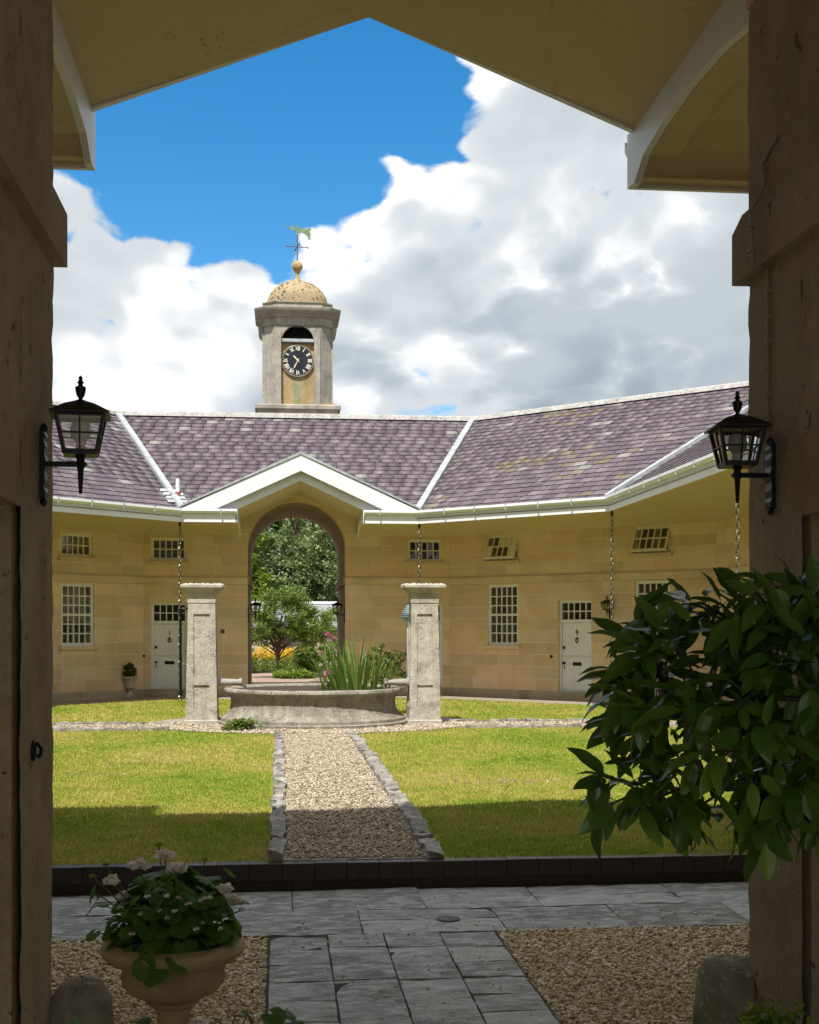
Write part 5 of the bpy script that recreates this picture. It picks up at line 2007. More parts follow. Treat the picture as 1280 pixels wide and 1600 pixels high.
UX, UY = -.41, 5.0
urn = thing('garden_urn', 'large ochre stone urn with wide rolled rim in the left foreground', 'urn', (UX, UY, PZ))
mb = MB()
mb.cbox(-.12, .12, -.12, .12, 0, .06, .01)
mb.lathe([(.115, .06), (.115, .08), (.10, .09), (.075, .12), (.065, .18), (.063, .28), (.07, .315), (.10, .335), (.10, .35), (.085, .36)], 32, cap=False)
ob('stem', mb, MAT['urn'], urn, world=False, auto=40)
mb = MB()
mb.lathe([(.08, .352), (.13, .362), (.172, .383), (.193, .41), (.200, .435), (.196, .455), (.190, .472), (.192, .485), (.215, .495), (.245, .505), (.268, .525), (.277, .545), (.270, .563), (.245, .572), (.225, .575), (.205, .560), (.20, .53), (.0, .52)], 48, cap=False)
ob('bowl', mb, MAT['urn'], urn, world=False, auto=40)
mb = MB(); mb.lathe([(0, .552), (.205, .548)], 24, cap=False)
ob('soil', mb, MAT['soil'], urn, world=False)


def guard(label, loc, r, h, rz, prof=None, sq=1.0):
    mb = MB()
    prof = prof or [(r * 1.12, -.05), (r * 1.08, h * .3), (r * 1.02, h * .6), (r * .97, h * .8), (r * .85, h * .91), (r * .55, h * .98), (0, h)]
    mb.lathe(prof, 28, Matrix.Rotation(rz, 4, 'Z') @ Matrix.Diagonal((1, sq, 1, 1)), cap=False)
    o = ob('guard_stone', mb, MAT['guard'], None, auto=50)
    rg_ = random.Random(int(h * 1000))
    ph = [rg_.uniform(0, 6) for _ in range(4)]
    for v_ in o.data.vertices:
        c = v_.co
        c += Vector((math.sin(c.z * 17 + ph[0]) * .006, math.sin(c.z * 13 + c.x * 20 + ph[1]) * .006, math.sin(c.x * 25 + ph[2]) * .006)) + Vector((rg_.gauss(0, .002), rg_.gauss(0, .002), 0))
    o.location = loc
    return tag(o, label, 'guard stone', 'guard stones at the gateway')


guard('rounded mossy guard stone at the foot of the left gateway jamb', (XL + .075, 4.06, PZ), .115, .685, 0)
guard('flat topped mossy guard stone at the foot of the right gateway jamb', (XR - .015, 4.10, PZ), .13, .70, .4, [(.165, -.05), (.155, .3), (.138, .50), (.122, .61), (.105, .66), (.065, .684), (0, .69)])
# sloping foot of the jamb behind the guard stones
for s, x in ((-1, XL), (1, XR)):
    mb = MB()
    mb.add([(x + s * .05, 4.02, PZ - .1), (x - s * .10, 4.02, PZ - .1), (x - s * .012, 3.98, .40), (x + s * .05, 3.98, .44), (x + s * .05, 3.3, PZ - .1), (x - s * .07, 3.3, PZ - .1), (x - s * .0, 3.3, .12), (x + s * .05, 3.3, .14)],
           [(0, 1, 2, 3), (1, 5, 6, 2), (5, 4, 7, 6), (3, 2, 6, 7)])
    ob('jamb_foot', mb, MAT['guard'], gate)
mb = MB()
HM = Matrix.Translation((XL, 3.70, 1.255))
mb.lathe([(0, -.0), (.03, 0), (.03, .006), (.012, .012), (0, .012)], 14, HM @ Matrix.Rotation(R(90), 4, 'Y'), cap=False)
mb.tube([HM @ Vector(p) for p in ((0, 0, .015), (.014, 0, .02), (.024, 0, .006), (.022, 0, -.012), (.014, 0, -.018))], .006, 6)
tag(ob('iron_hook', mb, MAT['iron']), 'small black iron hook fixed low on the left gateway jamb', 'hook')
mb = MB()
yc = 3.80
cab = [(XR - .006, yc + .05, 2.18), (XR - .006, yc + .05, 2.72), (XR - .052, yc + .05, 2.735), (XR - .054, yc + .07, 2.90), (XR - .01, yc + .07, 2.98), (XR - .006, yc + .09, 3.06), (XR - .006, yc - .03, 3.10)]
mb.tube(cab, .006, 6)
for z in (2.25, 2.33, 2.41, 2.49, 2.57, 2.65):
    mb.box(XR - .014, XR + .001, yc + .04, yc + .06, z - .006, z + .006)
for z in (2.78, 2.86):
    mb.box(XR - .062, XR - .04, yc + .055, yc + .08, z - .006, z + .006)
tag(ob('lantern_cable', mb, m_plain('painted_cable', (.22, .17, .12), .6)), 'thin clipped cable running up the right jamb above the lantern', 'cable')

# ------------------------------------------------------------------ plants
def leafmat(name, c0, c1, c2, rough=.5, tr=.3, spec=.35, mode='island'):
    return m_island(name, [(0, c0), (.5, c1), (1, c2)], rough, 30, .15, mode, ((c2[0] * 1.3, c2[1] * 1.4, c2[2]), tr), spec)


MAT['leaf_dark'] = leafmat('dark_tree_leaf', (.04, .09, .012), (.08, .15, .02), (.15, .23, .035))
MAT['leaf_grey'] = leafmat('grey_green_leaf', (.13, .19, .07), (.22, .29, .12), (.36, .42, .20))
MAT['leaf_bright'] = leafmat('bright_leaf', (.08, .16, .016), (.17, .26, .03), (.29, .36, .05))
MAT['leaf_shrub'] = leafmat('shrub_leaf', (.06, .12, .02), (.13, .21, .035), (.25, .30, .06))
MAT['leaf_red'] = leafmat('rosy_shrub_leaf', (.05, .07, .02), (.10, .12, .03), (.20, .22, .04))
MAT['flower_y'] = leafmat('yellow_petals', (.55, .26, .01), (.75, .45, .02), (.80, .60, .04), .6, .3)
MAT['flower_p'] = leafmat('pink_petals', (.45, .04, .16), (.60, .10, .30), (.70, .30, .42), .6, .3)
MAT['flower_w'] = leafmat('white_pink_petals', (.70, .58, .56), (.80, .73, .71), (.86, .83, .80), .6, .3)
MAT['box'] = leafmat('box_leaf', (.03, .07, .012), (.06, .12, .02), (.10, .18, .03))
MAT['iris'] = leafmat('iris_leaf', (.075, .15, .025), (.12, .22, .04), (.26, .30, .06), .45, .3, .4, 'object')
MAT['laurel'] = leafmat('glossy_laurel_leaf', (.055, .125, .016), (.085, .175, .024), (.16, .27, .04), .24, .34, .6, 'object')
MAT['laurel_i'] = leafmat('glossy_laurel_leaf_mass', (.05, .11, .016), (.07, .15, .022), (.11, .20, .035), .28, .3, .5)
MAT['geran'] = leafmat('geranium_leaf', (.06, .14, .016), (.095, .195, .024), (.14, .26, .04), .55, .32, .3, 'object')
MAT['stem'] = m_plain('green_stem', (.10, .15, .04), .6)
MAT['twig'] = m_plain('brown_twig', (.045, .045, .02), .7)


def leaf_quads(C, size, rg, up=.4, asp=.5):
    n = len(C)
    nrm = rg.normal(0, 1, (n, 3)); nrm[:, 2] = np.abs(nrm[:, 2]) + up
    nrm /= np.linalg.norm(nrm, axis=1)[:, None]
    t = rg.normal(0, 1, (n, 3)); t -= nrm * (t * nrm).sum(1)[:, None]
    t /= np.linalg.norm(t, axis=1)[:, None]
    b = np.cross(nrm, t)
    s = (size * rg.uniform(.6, 1.3, n))[:, None]
    A = C + t * s * .5; Bq = C + b * s * asp * .5 + nrm * s * .08; Cq = C - t * s * .5; Dq = C - b * s * asp * .5 + nrm * s * .08
    return np.stack([A, Bq, Cq, Dq], 1).reshape(-1, 3)


def clumps(rg, ell, ncl, per, rad, shell=.45):
    """leaf centres in clumps spread through an ellipsoid (centre, radii)"""
    (cx, cy, cz), (rx, ry, rz) = ell
    d = rg.normal(0, 1, (ncl, 3)); d /= np.linalg.norm(d, axis=1)[:, None]
    r = rg.uniform(shell, 1, ncl) ** .6
    cc = d * r[:, None] * np.array([rx, ry, rz]) + np.array([cx, cy, cz])
    q = rg.normal(0, 1, (ncl, per, 3)); q /= np.linalg.norm(q, axis=2)[..., None]
    q *= (rg.uniform(0, 1, (ncl, per)) ** .5 * (rad * rg.uniform(.6, 1.3, ncl))[:, None])[..., None]
    q[..., 2] *= .7
    return (cc[:, None] + q).reshape(-1, 3), cc


def foliage(name, parent, ells, ncl, per, rad, size, mat, seed, up=.4, asp=.5, shell=.45):
    rg = np.random.default_rng(seed)
    tot = sum(e[1][0] * e[1][2] for e in ells)
    Cs, cl = [], []
    for e in ells:
        k = max(3, int(ncl * e[1][0] * e[1][2] / tot))
        a, b = clumps(rg, e, k, per, rad, shell)
        Cs.append(a); cl.append(b)
    C = np.concatenate(Cs)
    V = leaf_quads(C, size, rg, up, asp)
    o = link(name, npmesh(name, V, np.arange(len(V)), 4, mat), parent)
    return o, np.concatenate(cl)


def branchy(mb, base, top, r0, targets, rt, lift=.5):
    base, top = Vector(base), Vector(top)
    mid = base.lerp(top, .5) + Vector((rt.gauss(0, .05), rt.gauss(0, .05), 0)) * (top - base).length
    mb.tube([base, mid, top], [r0, r0 * .8, r0 * .55], 7)
    for q in targets:
        q = Vector(q)
        s = base.lerp(top, rt.uniform(lift, 1.0))
        m = s.lerp(q, .5) + Vector((rt.gauss(0, .06), rt.gauss(0, .06), rt.uniform(0, .1))) * (q - s).length
        mb.tube([s, m, q], [r0 * .38, r0 * .25, r0 * .08], 5)


def tree(name, label, base, h0, ells, ncl, per, rad, size, mat, seed, r0, group=None, cat='tree', nb=26, shell=.45):
    t = thing(name, label, cat, base, 0, group)
    o, cl = foliage('crown', t, ells, ncl, per, rad, size, mat, seed, shell=shell)
    rt = random.Random(seed)
    mb = MB()
    idx = rt.sample(range(len(cl)), min(nb, len(cl)))
    branchy(mb, (base[0], base[1], base[2] - .1), (base[0] + rt.gauss(0, .1), base[1], h0), r0, [cl[k] for k in idx], rt)
    ob('trunk', mb, MAT['bark'], t, auto=60)
    return t


# trees beyond the archway
tree('broadleaf_tree', 'tall grey green tree filling the middle of the far archway', (1.3, 66, 0), 4.2, [((1.3, 66, 6.4), (3.3, 2.8, 4.2)), ((.2, 65, 4.6), (2.0, 1.8, 2.2)), ((2.8, 65, 4.4), (1.8, 1.8, 2.0))], 420, 60, .55, .20, MAT['leaf_grey'], 31, .28, 'trees beyond the archway')
tree('broadleaf_tree', 'bright green tree at the left edge of the far archway', (-2.6, 63, 0), 3.6, [((-2.6, 63, 5.2), (1.9, 2.2, 3.9)), ((-1.6, 62.3, 3.6), (1.0, 1.4, 1.8))], 260, 60, .5, .20, MAT['leaf_bright'], 32, .24, 'trees beyond the archway')
tree('broadleaf_tree', 'dark green tree at the right edge of the far archway', (5.0, 67, 0), 4.0, [((5.0, 67, 5.8), (2.3, 2.4, 4.4)), ((3.4, 66.5, 6.6), (1.6, 1.6, 2.6))], 260, 60, .55, .21, MAT['leaf_dark'], 33, .26, 'trees beyond the archway')
tree('broadleaf_tree', 'dark tree standing behind the grey green tree in the far archway', (.6, 74, 0), 4.0, [((-.4, 74, 5.8), (5.2, 2.4, 5.4)), ((5.2, 74, 5.6), (3.6, 2.2, 4.8))], 620, 60, .8, .36, MAT['leaf_dark'], 34, .3, 'trees beyond the archway')
# garden building
gb = thing('garden_shed', 'low stone garden building with pale grey roof behind the small tree', 'building', (1.5, 57, 0))
mb = MB(); mb.box(-2.2, 6.5, 55, 59, -.1, 1.75)
ob('wall', mb, MAT['plinth'], gb)
mb = MB(); mb.prism([(54.7, 1.70), (57, 2.72), (59.3, 1.70), (59.3, 1.66), (57, 2.62), (54.7, 1.62)], -2.5, 6.8, Matrix(((0, 1, 0, 0), (1, 0, 0, 0), (0, 0, 1, 0), (0, 0, 0, 1))))
ob('roof', mb, m_plain('pale_roof', (.24, .25, .27), .6, var=.3, scale=2), gb)
mb = MB(); mb.box(-2.55, 6.85, 56.85, 57.15, 2.69, 2.80)
ob('ridge', mb, MAT['white'], gb)
mb = MB(); mb.box(.1, .9, 54.9, 54.99, 0, 1.6)
ob('door', mb, MAT['bark'], gb)
# small tree
tree('small_tree', 'small round headed tree with thin leaning trunk beyond the archway', (-.02, 42, 0), 1.15, [((.15, 42, 1.95), (1.25, 1.0, .85)), ((-.7, 41.8, 1.65), (.75, .6, .65)), ((1.0, 41.8, 1.65), (.85, .7, .7)), ((.2, 42, 2.6), (.85, .6, .38))], 440, 46, .20, .085, MAT['leaf_shrub'], 35, .055, None, nb=40, shell=.25)
# shrubs
for k, (x, y, z, rx, rz, m, lab) in enumerate([
    (1.75, 44.5, 1.35, .95, 1.35, 'leaf_bright', 'loose yellow green climbing shrub at the right of the far archway'),
    (.95, 44.2, .55, .50, .58, 'leaf_shrub', 'round green bush beside the yellow flowers'),
    (-1.6, 46.0, .9, .75, .95, 'leaf_shrub', 'green bush at the left of the yellow flower bed'),
    (.45, 41.6, .10, .7, .12, 'leaf_bright', 'low green ground plants under the small tree'),
    (2.02, 24.0, .80, .46, .58, 'leaf_red', 'rosy tipped shrub beside the right pier behind the basin'),
]):
    t = thing('garden_shrub', lab, 'shrub', (x, y, 0))
    big = k == 4
    o, cl = foliage('foliage', t, [((x, y, z), (rx, rx, rz))], 110 if not big else 85, 40 if not big else 26, .16 if not big else .09, .10 if not big else .075, MAT[m], 50 + k, shell=.2)
    mb = MB(); rt = random.Random(k)
    branchy(mb, (x, y, -.05), (x, y, z * .7), .025, [cl[j] for j in rt.sample(range(len(cl)), 14)], rt, .1)
    ob('stems', mb, MAT['twig'], t)


def spikes(name, label, x0, x1, y0, y1, n, h0, h1, seed):
    """bed of upright flower spikes: stalks with leaves, blossoms near the tips"""
    rg = np.random.default_rng(seed)
    t = thing(name, label, 'flowers', ((x0 + x1) / 2, (y0 + y1) / 2, 0))
    x, y, h = rg.uniform(x0, x1, n), rg.uniform(y0, y1, n), rg.uniform(h0, h1, n)
    L = np.repeat(np.stack([x, y, h], 1), 16, 0)
    f = rg.uniform(0.05, .78, len(L))
    C = L.copy(); C[:, 2] *= f; C[:, :2] += rg.normal(0, .05, (len(L), 2))
    V = leaf_quads(C, .11, rg, .2, .35)
    o = link('leaves', npmesh('leaves', V, np.arange(len(V)), 4, MAT['leaf_bright']), t); o['kind'] = 'stuff'
    L = np.repeat(np.stack([x, y, h], 1), 12, 0)
    C = L.copy(); C[:, 2] *= rg.uniform(.74, 1.04, len(L)); C[:, :2] += rg.normal(0, .028, (len(L), 2))
    V = leaf_quads(C, .062, rg, .2, .9)
    o = link('blossoms', npmesh('blossoms', V, np.arange(len(V)), 4, MAT['flower_y']), t); o['kind'] = 'stuff'
    t['kind'] = 'stuff'
    return t


spikes('flower_bed', 'bank of tall yellow flower spikes beyond the far archway', -2.6, 1.2, 46.7, 48.4, 330, .55, .95, 71)

# pink rose and pink flowers
def flower_heads(parent, pts, r, per, size, mat, seed, nm='flower'):
    rg = np.random.default_rng(seed)
    for p in pts:
        d = rg.normal(0, 1, (per, 3)); d /= np.linalg.norm(d, axis=1)[:, None]; d[:, 2] = np.abs(d[:, 2]) * .8 - .15
        C = np.array(p) + d * r * rg.uniform(.6, 1, (per, 1))
        V = leaf_quads(C, size, rg, .3, .9)
        link(nm, npmesh(nm, V, np.arange(len(V)), 4, mat), parent)


rose = thing('pink_flower_plant', 'slender plant with pink flower heads in the left of the basin planting', 'plant', (.78, 21.9, .5))
pk = [(.81, 22.0, 1.50), (.88, 22.0, 1.46), (.93, 22.05, 1.40), (.69, 21.9, 1.18), (.80, 21.6, .86), (.75, 21.6, .80), (.79, 21.55, .72)]
flower_heads(rose, pk[:3] + pk[4:6], .05, 26, .045, MAT['flower_p'], 81)
flower_heads(rose, [pk[3]], .035, 18, .035, MAT['flower_p'], 82)
flower_heads(rose, [pk[6]], .04, 18, .035, MAT['flower_w'], 83)
mb = MB()
for p in pk:
    mb.tube([(.95, 21.85, .48), ((p[0] + .93) / 2, 21.85, (p[2] + .5) / 2), p], [.009, .007, .004], 5)
ob('stems', mb, MAT['stem'], rose)
rg = np.random.default_rng(84)
C = np.concatenate([np.array(p) * np.array([1, 1, 0]) + np.stack([rg.normal(.06, .06, 34), rg.normal(0, .06, 34), rg.uniform(.5, p[2] - .03, 34)], 1) for p in pk])
V = leaf_quads(C, .06, rg, .3, .5)
link('leaves', npmesh('leaves', V, np.arange(len(V)), 4, MAT['leaf_shrub']), rose)['kind'] = 'stuff'

# iris clump: every blade its own part
iris = thing('iris_clump', 'tall clump of green sword shaped leaves growing in the basin', 'plant', (1.28, 21.6, .5))
iv = []
ri = random.Random(17)
for k in range(8):
    mb = MB()
    n = 8
    bend = [.02, .05, .1, .16, .22, .3, .42, .6][k]
    v = []
    for j in range(n + 1):
        t = j / n
        w = .5 * (1 - t ** 2.6) * (.8 + .4 * math.sin(t * 2.6)) + .02
        x = bend * t ** 2.2
        z = t * (1 - .25 * bend * t * t)
        v += [(x - 0, -w * .030, z), (x + .006 * (1 - t), 0, z), (x, w * .030, z)]
    f = []
    for j in range(n):
        a = 3 * j
        f += [(a, a + 1, a + 4, a + 3), (a + 1, a + 2, a + 5, a + 4)]
    mb.add(v, f)
    iv.append(mb.mesh('iris_blade', MAT['iris'], True))
for k in range(165):
    r_ = .46 * math.sqrt(ri.random()); a = ri.uniform(0, 2 * math.pi)
    x, y = r_ * math.cos(a) * 1.30 - .02, r_ * math.sin(a) * .8
    o = bpy.data.objects.new('blade', ri.choice(iv[:5] if ri.random() < .9 else iv[:7]))
    COL.objects.link(o); o.parent = iris
    h = ri.uniform(.66, 1.12) * (1.1 - .42 * min(1, r_ / .6))
    o.location = (x, y, -.02)
    o.scale = (h, ri.uniform(.8, 1.3), h)
    lean = min(.42, r_ * .72) + ri.gauss(0, .06)
    o.rotation_euler = Euler((0, lean, math.atan2(y, x) + ri.gauss(0, .35)), 'XYZ')

# creeping clump at the foot of the basin
cr = thing('creeping_herb', 'low creeping herb clump at the front left foot of the basin', 'plant', (-.60, 20.2, 0))
foliage('foliage', cr, [((-.60, 20.22, .07), (.33, .22, .13)), ((-.75, 20.15, .04), (.2, .2, .06))], 70, 40, .07, .04, MAT['leaf_shrub'], 91, shell=.1)
mb = MB(); rt = random.Random(91)
branchy(mb, (-.60, 20.22, -.02), (-.60, 20.22, .06), .012, [(-.60 + rt.uniform(-.3, .3), 20.2 + rt.uniform(-.2, .2), .08) for _ in range(14)], rt, .2)
ob('stems', mb, MAT['twig'], cr)
# box ball in the small urn
bx = thing('box_plant', 'small clipped green bush growing in the pale urn by door 1', 'plant', (q.x, q.y, .45))
foliage('foliage', bx, [((q.x, q.y, .60), (.17, .17, .17)), ((q.x, q.y, .72), (.10, .10, .08))], 60, 40, .055, .035, MAT['box'], 92, shell=.3)
mb = MB(); branchy(mb, (q.x, q.y, .42), (q.x, q.y, .58), .012, [(q.x + rt.uniform(-.12, .12), q.y + rt.uniform(-.1, .1), .64) for _ in range(8)], rt, .2)
ob('stems', mb, MAT['twig'], bx)
# violets in the lawn
rg = np.random.default_rng(77)
C = np.concatenate([np.stack([rg.normal(x, .30, n), rg.normal(y, .10, n), rg.uniform(.008, .028, n)], 1) for x, y, n in ((2.35, 13.05, 60), (-1.6, 15.3, 50), (-2.0, 14.2, 30))])
V = leaf_quads(C, .02, rg, 1.0, .9)
stuff(link('lawn_flowers', npmesh('lawn_flowers', V, np.arange(len(V)), 4, m_island('violet_petals', [(0, (.10, .06, .16)), (.7, (.22, .14, .34)), (1, (.6, .6, .6))], .7))), 'tiny violet flowers scattered in the lawn', 'flowers')


# ---- geranium
def leaf_round(n=18, fold=.12):
    """scalloped kidney leaf, unit radius, in the x-y plane, stalk at the origin edge"""
    mb = MB()
    ring = []
    for k in range(n + 1):
        a = R(200) * (k / n - .5) * 1.62
        r_ = 1 + .07 * math.cos(k * math.pi * 2 * 7 / n)
        ring.append((r_ * math.sin(a), .15 + r_ * math.cos(a), fold * math.cos(a * 3.5) * .6 - .10 * (r_ ** 2)))
    inner = [(x * .5, .1 + (y - .1) * .5, fold * .25 + .02) for x, y, z in ring]
    v = [(0, .05, 0)] + inner + ring
    m = n + 1
    f = [(0, 1 + k, 2 + k) for k in range(n)] + [(1 + k, 1 + m + k, 2 + m + k, 2 + k) for k in range(n)]
    mb.add(v, f)
    return mb.mesh('geranium_leaf', MAT['geran'], True)


gleaf = [leaf_round(18, f) for f in (.05, .14, .25)]


def geranium(t, cx, cy, z0, spots, seed, rmin=.027, rmax=.048, flowers=()):
    """leaves on stalks from a crown at (cx, cy, z0); world coordinates"""
    rt = random.Random(seed)
    base = Vector((cx, cy, z0))
    mb = MB()
    for p in spots:
        p = Vector(p)
        o = bpy.data.objects.new('leaf', rt.choice(gleaf))
        COL.objects.link(o); o.parent = t
        o.location = p - t.location
        r_ = rt.uniform(rmin, rmax)
        o.scale = (r_, r_, r_)
        out = (p - base)
        az = math.atan2(out.x, out.y) 
        tilt = rt.gauss(-.55, .40) - max(0, .10 - out.z) * 4.0
        o.rotation_euler = Euler((tilt, rt.gauss(0, .25), -az + rt.gauss(0, .5)), 'XYZ')
        b = base + Vector((out.x * .25, out.y * .25, 0))
        mb.tube([b, b.lerp(p, .55) + Vector((0, 0, .02)), p], [.0035, .0028, .002], 4)
    for p, r_, mat in flowers:
        p = Vector(p)
        b = base + Vector(((p.x - cx) * .3, (p.y - cy) * .3, 0))
        mb.tube([b, b.lerp(p, .6) + Vector((0, 0, .02)), p], [.004, .003, .0025], 4)
    ob('stalks', mb, MAT['stem'], t)
    for k, (p, r_, mat) in enumerate(flowers):
        flower_heads(t, [p], r_, 46 if r_ > .02 else 12, .030 if r_ > .02 else .014, MAT[mat], seed + k)


ger = thing('geranium', 'white flowered geranium filling the large ochre urn', 'plant', (UX, UY, .39))
rt = random.Random(61)
sp = []
for k in range(285):
    a = rt.uniform(0, 2 * math.pi); rr_ = math.sqrt(rt.uniform(0, 1))
    el = rt.uniform(0, 1)
    x = UX + .245 * rr_ * math.cos(a); y = UY + .22 * rr_ * math.sin(a)
    hmax = .415 + .235 * math.sqrt(max(0, 1 - rr_ ** 2)) + .02
    z = rt.uniform(.40 + .02, hmax) if rr_ < .85 else rt.uniform(.36, .50)
    if rr_ < .7 and z < .5: z = hmax - rt.uniform(0, .08)
    sp.append((x, y, z))
sp += [(UX - .03 + rt.uniform(-.06, .06), UY - .265, .395 - .013 * k) for k in range(5)]
sp += [(UX - .30, UY - .03, .60), (UX - .27, UY + .05, .53), (UX - .29, UY - .08, .45), (UX + .21, UY + .1, .64), (UX + .24, UY - .02, .55)]
fl = [((UX - .125, UY - .08, .70), .042, 'flower_w'), ((UX - .03, UY - .02, .725), .040, 'flower_w'), ((UX + .02, UY - .12, .69), .043, 'flower_w'), ((UX - .225, UY - .07, .64), .03, 'flower_w'),
      ((UX - .19, UY + .0, .57), .022, 'flower_w'), ((UX + .20, UY - .06, .60), .032, 'flower_w'), ((UX + .235, UY - .08, .56), .026, 'flower_w'), ((UX + .21, UY + .02, .53), .022, 'flower_w'), ((UX + .26, UY - .06, .52), .016, 'flower_w'),
      ((UX - .30, UY - .03, .655), .014, 'leaf_bright'), ((UX - .06, UY + .05, .755), .014, 'leaf_bright'), ((UX + .12, UY + .03, .70), .014, 'leaf_bright'), ((UX - .26, UY + .02, .69), .012, 'leaf_bright')]
for k in range(22):
    fl.append(((UX + rt.uniform(-.2, .25), UY - .16 + rt.uniform(-.07, .05), rt.uniform(.46, .62)), .010, 'flower_w'))
geranium(ger, UX, UY, .39, sp, 62, flowers=fl)

g2 = thing('geranium', 'leaf tips and one white flower of a geranium at the bottom edge', 'plant', (-.26, 3.45, PZ))
sp2 = [(-.555, 3.45, .545), (-.53, 3.46, .55), (-.575, 3.5, .535), (-.40, 3.45, .545), (-.37, 3.5, .535), (-.12, 3.45, .565), (-.09, 3.48, .56), (-.02, 3.45, .565), (.02, 3.48, .555), (.05, 3.44, .54), (-.15, 3.42, .55), (-.25, 3.4, .52), (-.30, 3.42, .525)]
for k in range(45):
    sp2.append((-.26 + rt.uniform(-.3, .3), 3.45 + rt.uniform(-.15, .15), rt.uniform(.30, .505)))
geranium(g2, -.26, 3.45, .14, sp2, 66, .022, .036, flowers=[((-.215, 3.42, .545), .030, 'flower_w')])
mb = MB(); mb.lathe([(.13, 0), (.17, .28), (.19, .285), (.19, .33), (.165, .33), (.15, .29), (0, .29)], 24, cap=False)
pot = ob('pot', mb, m_plain('terracotta', (.32, .13, .06), .8), g2, world=False, auto=40)

# ---- glossy shrub on the right
shr = thing('glossy_shrub', 'large dark glossy leaved shrub reaching in from the right foreground', 'shrub', (1.34, 2.72, PZ))
lv = []
for k, (bend, fold, wid) in enumerate([(.10, .12, .44), (.25, .20, .48), (.45, .14, .40), (-.05, .18, .50)]):
    mb = MB()
    n = 9
    v = []
    for j in range(n + 1):
        t = j / n
        w = wid * .5 * (math.sin(math.pi * min(1, t ** .9)) ** .68) if 0 < t < 1 else 0.006
        w *= (1.05 - .25 * t)
        y = t
        z = -bend * t * t + .012 * math.sin(t * 9 + k)
        v += [(-w, y, z + fold * w + .012 * math.sin(j * 1.9 + k)), (-w * .5, y, z + fold * w * .35), (0, y, z - .006), (w * .5, y, z + fold * w * .35), (w, y, z + fold * w - .012 * math.sin(j * 1.7 + k))]
    f = []
    for j in range(n):
        for c in range(4):
            a = 5 * j + c
            f.append((a, a + 1, a + 6, a + 5))
    mb.add(v, f)
    mb.tube([(0, -.13, .03), (0, 0, 0)], [.013, .010], 4, cap=False)
    lv.append(mb.mesh('laurel_leaf', MAT['laurel'], True))
rs_ = random.Random(55)
tips = []
CEN = Vector((1.21, 3.10, 1.41))


def tip_ok(p):
    d = p - CEN
    return (d.x / .47) ** 2 + (d.y / .38) ** 2 + (d.z / .36) ** 2


# outline tips seen in the photograph, then a random fill of the volume
fixed = [(.83, 3.3, 1.36), (.80, 3.25, 1.22), (.86, 3.3, 1.49), (.92, 3.3, 1.60), (.81, 3.3, 1.12), (.88, 3.2, 1.12), (.99, 3.25, 1.10), (1.04, 3.2, 1.08), (1.15, 3.2, 1.12), (1.0, 3.3, 1.66), (1.10, 3.3, 1.68), (1.20, 3.3, 1.72), (1.32, 3.3, 1.76), (1.42, 3.25, 1.75), (1.30, 3.1, 1.16), (1.38, 3.0, 1.18), (.93, 3.2, 1.40), (.90, 3.15, 1.30), (.95, 3.2, 1.20), (1.22, 3.0, 1.18), (1.40, 2.95, 1.5), (1.36, 2.95, 1.65), (1.36, 2.9, 1.25)]
tips = [Vector(p) + Vector((.02, 0, 0)) for p in fixed]
while len(tips) < 128:
    p = CEN + Vector((rs_.uniform(-.42, .40), rs_.uniform(-.38, .38), rs_.uniform(-.42, .42)))
    if tip_ok(p) < 1 and p.x < XR - .03:
        tips.append(p)
LV = []
root_p = Vector((1.36, 2.74, 1.0))
mb = MB()
mb.tube([(1.36, 2.74, PZ), (1.37, 2.72, .45), (1.36, 2.74, 1.0), (1.38, 2.80, 1.5)], [.028, .024, .02, .015], 8)
limbs = []
for p in tips[:23:2]:
    s0_ = Vector((1.38, 2.80, rs_.uniform(1.1, 1.45)))
    e_ = s0_.lerp(p, .78)
    m_ = s0_.lerp(e_, .5) + Vector((0, 0, rs_.uniform(-.02, .06)))
    mb.tube([s0_, m_, e_], [.007, .006, .004], 5)
    limbs += [s0_.lerp(m_, .5), m_, m_.lerp(e_, .5), e_]
for p in tips:
    s = min(limbs, key=lambda q_: (q_ - p).length)
    m = s.lerp(p, .55) + Vector((rs_.gauss(0, .008), rs_.gauss(0, .008), rs_.uniform(0, .03)))
    mb.tube([s, m, p], [.004, .0035, .0025], 5)
    d0 = (p - m).normalized()
    nlf = rs_.randint(6, 9)
    for k in range(nlf):
        a = 2 * math.pi * k / nlf + rs_.uniform(-.3, .3)
        # leaf direction: spread round the twig, then let it droop
        u = d0.orthogonal().normalized()
        w = d0.cross(u)
        sp_ = rs_.uniform(.5, 1.25)
        dr = (d0 * math.cos(sp_) + (u * math.cos(a) + w * math.sin(a)) * math.sin(sp_))
        dr = (dr + Vector((0, 0, -rs_.uniform(.10, .60)))).normalized()
        upv = Vector((rs_.gauss(0, .35), rs_.gauss(-.25, .35), 1))
        z = (upv - dr * upv.dot(dr)).normalized()
        x = dr.cross(z)
        L = rs_.choice([rs_.uniform(.045, .08), rs_.uniform(.075, .12), rs_.uniform(.075, .12)])
        M = Matrix.Identity(4)
        M.col[0][:3] = x * L; M.col[1][:3] = dr * L; M.col[2][:3] = z * L
        off = p - d0 * rs_.uniform(0, .09) + dr * L * .12
        M.col[3][:3] = off
        tipend = off + dr * L
        if max(off.x, tipend.x) > XR - .01:
            continue
        LV.append((M, (off + dr * L * .5).length, rs_.randrange(4)))
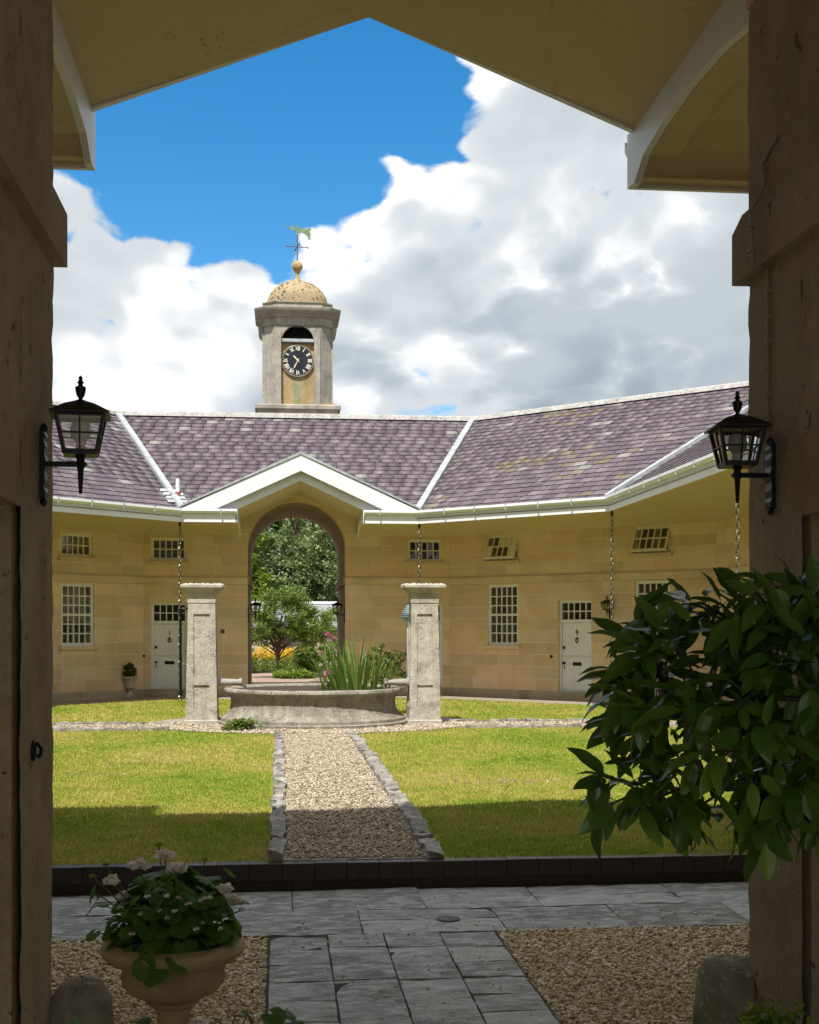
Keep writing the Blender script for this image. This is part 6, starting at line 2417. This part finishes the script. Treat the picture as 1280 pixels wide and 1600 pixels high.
for k in range(460):
    p = CEN + Vector((rs_.uniform(-.36, .30), rs_.uniform(-.30, .30), rs_.uniform(-.30, .30)))
    if tip_ok(p) > .85 or p.x > XR - .12:
        continue
    dr = (Vector((rs_.gauss(-.2, 1), rs_.gauss(0, 1), rs_.gauss(-.6, .7)))).normalized()
    upv = Vector((rs_.gauss(0, .4), rs_.gauss(-.3, .4), 1))
    z = (upv - dr * upv.dot(dr)).normalized()
    L = rs_.uniform(.07, .12)
    M = Matrix.Identity(4)
    M.col[0][:3] = dr.cross(z) * L; M.col[1][:3] = dr * L; M.col[2][:3] = z * L; M.col[3][:3] = p
    if (p + dr * L).x < XR - .02:
        LV.append((M, (p + dr * L * .5).length, rs_.randrange(4)))
ob('branches', mb, MAT['twig'], shr, auto=60)
LV.sort(key=lambda e: e[1])
inv_ = Matrix.Translation(-shr.location)
for M, d, k in LV[:300]:
    o = bpy.data.objects.new('leaf', lv[k])
    COL.objects.link(o); o.parent = shr
    o.matrix_local = inv_ @ M
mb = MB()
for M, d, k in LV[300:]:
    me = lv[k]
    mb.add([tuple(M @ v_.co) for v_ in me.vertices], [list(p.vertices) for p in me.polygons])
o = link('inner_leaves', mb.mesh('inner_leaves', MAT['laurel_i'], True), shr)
o['kind'] = 'stuff'
mb = MB(); mb.lathe([(.13, 0), (.16, .27), (.18, .275), (.18, .32), (.155, .32), (.14, .28), (0, .28)], 24, cap=False)
pot = ob('pot', mb, m_plain('terracotta_pot', (.30, .12, .06), .8), shr, world=False, auto=40)
# trailing plant by the right jamb foot
tp = thing('trailing_plant', 'small leafed green plant at the bottom right corner by the jamb', 'plant', (1.36, 3.36, PZ))
foliage('foliage', tp, [((1.36, 3.36, .36), (.11, .16, .20)), ((1.33, 3.42, .50), (.07, .10, .06))], 60, 24, .05, .035, MAT['leaf_bright'], 95, shell=.2)
mb = MB(); branchy(mb, (1.36, 3.36, PZ), (1.36, 3.36, .3), .01, [(1.36 + rt.uniform(-.08, .08), 3.36 + rt.uniform(-.1, .1), rt.uniform(.3, .52)) for _ in range(12)], rt, .3)
ob('stems', mb, MAT['stem'], tp)
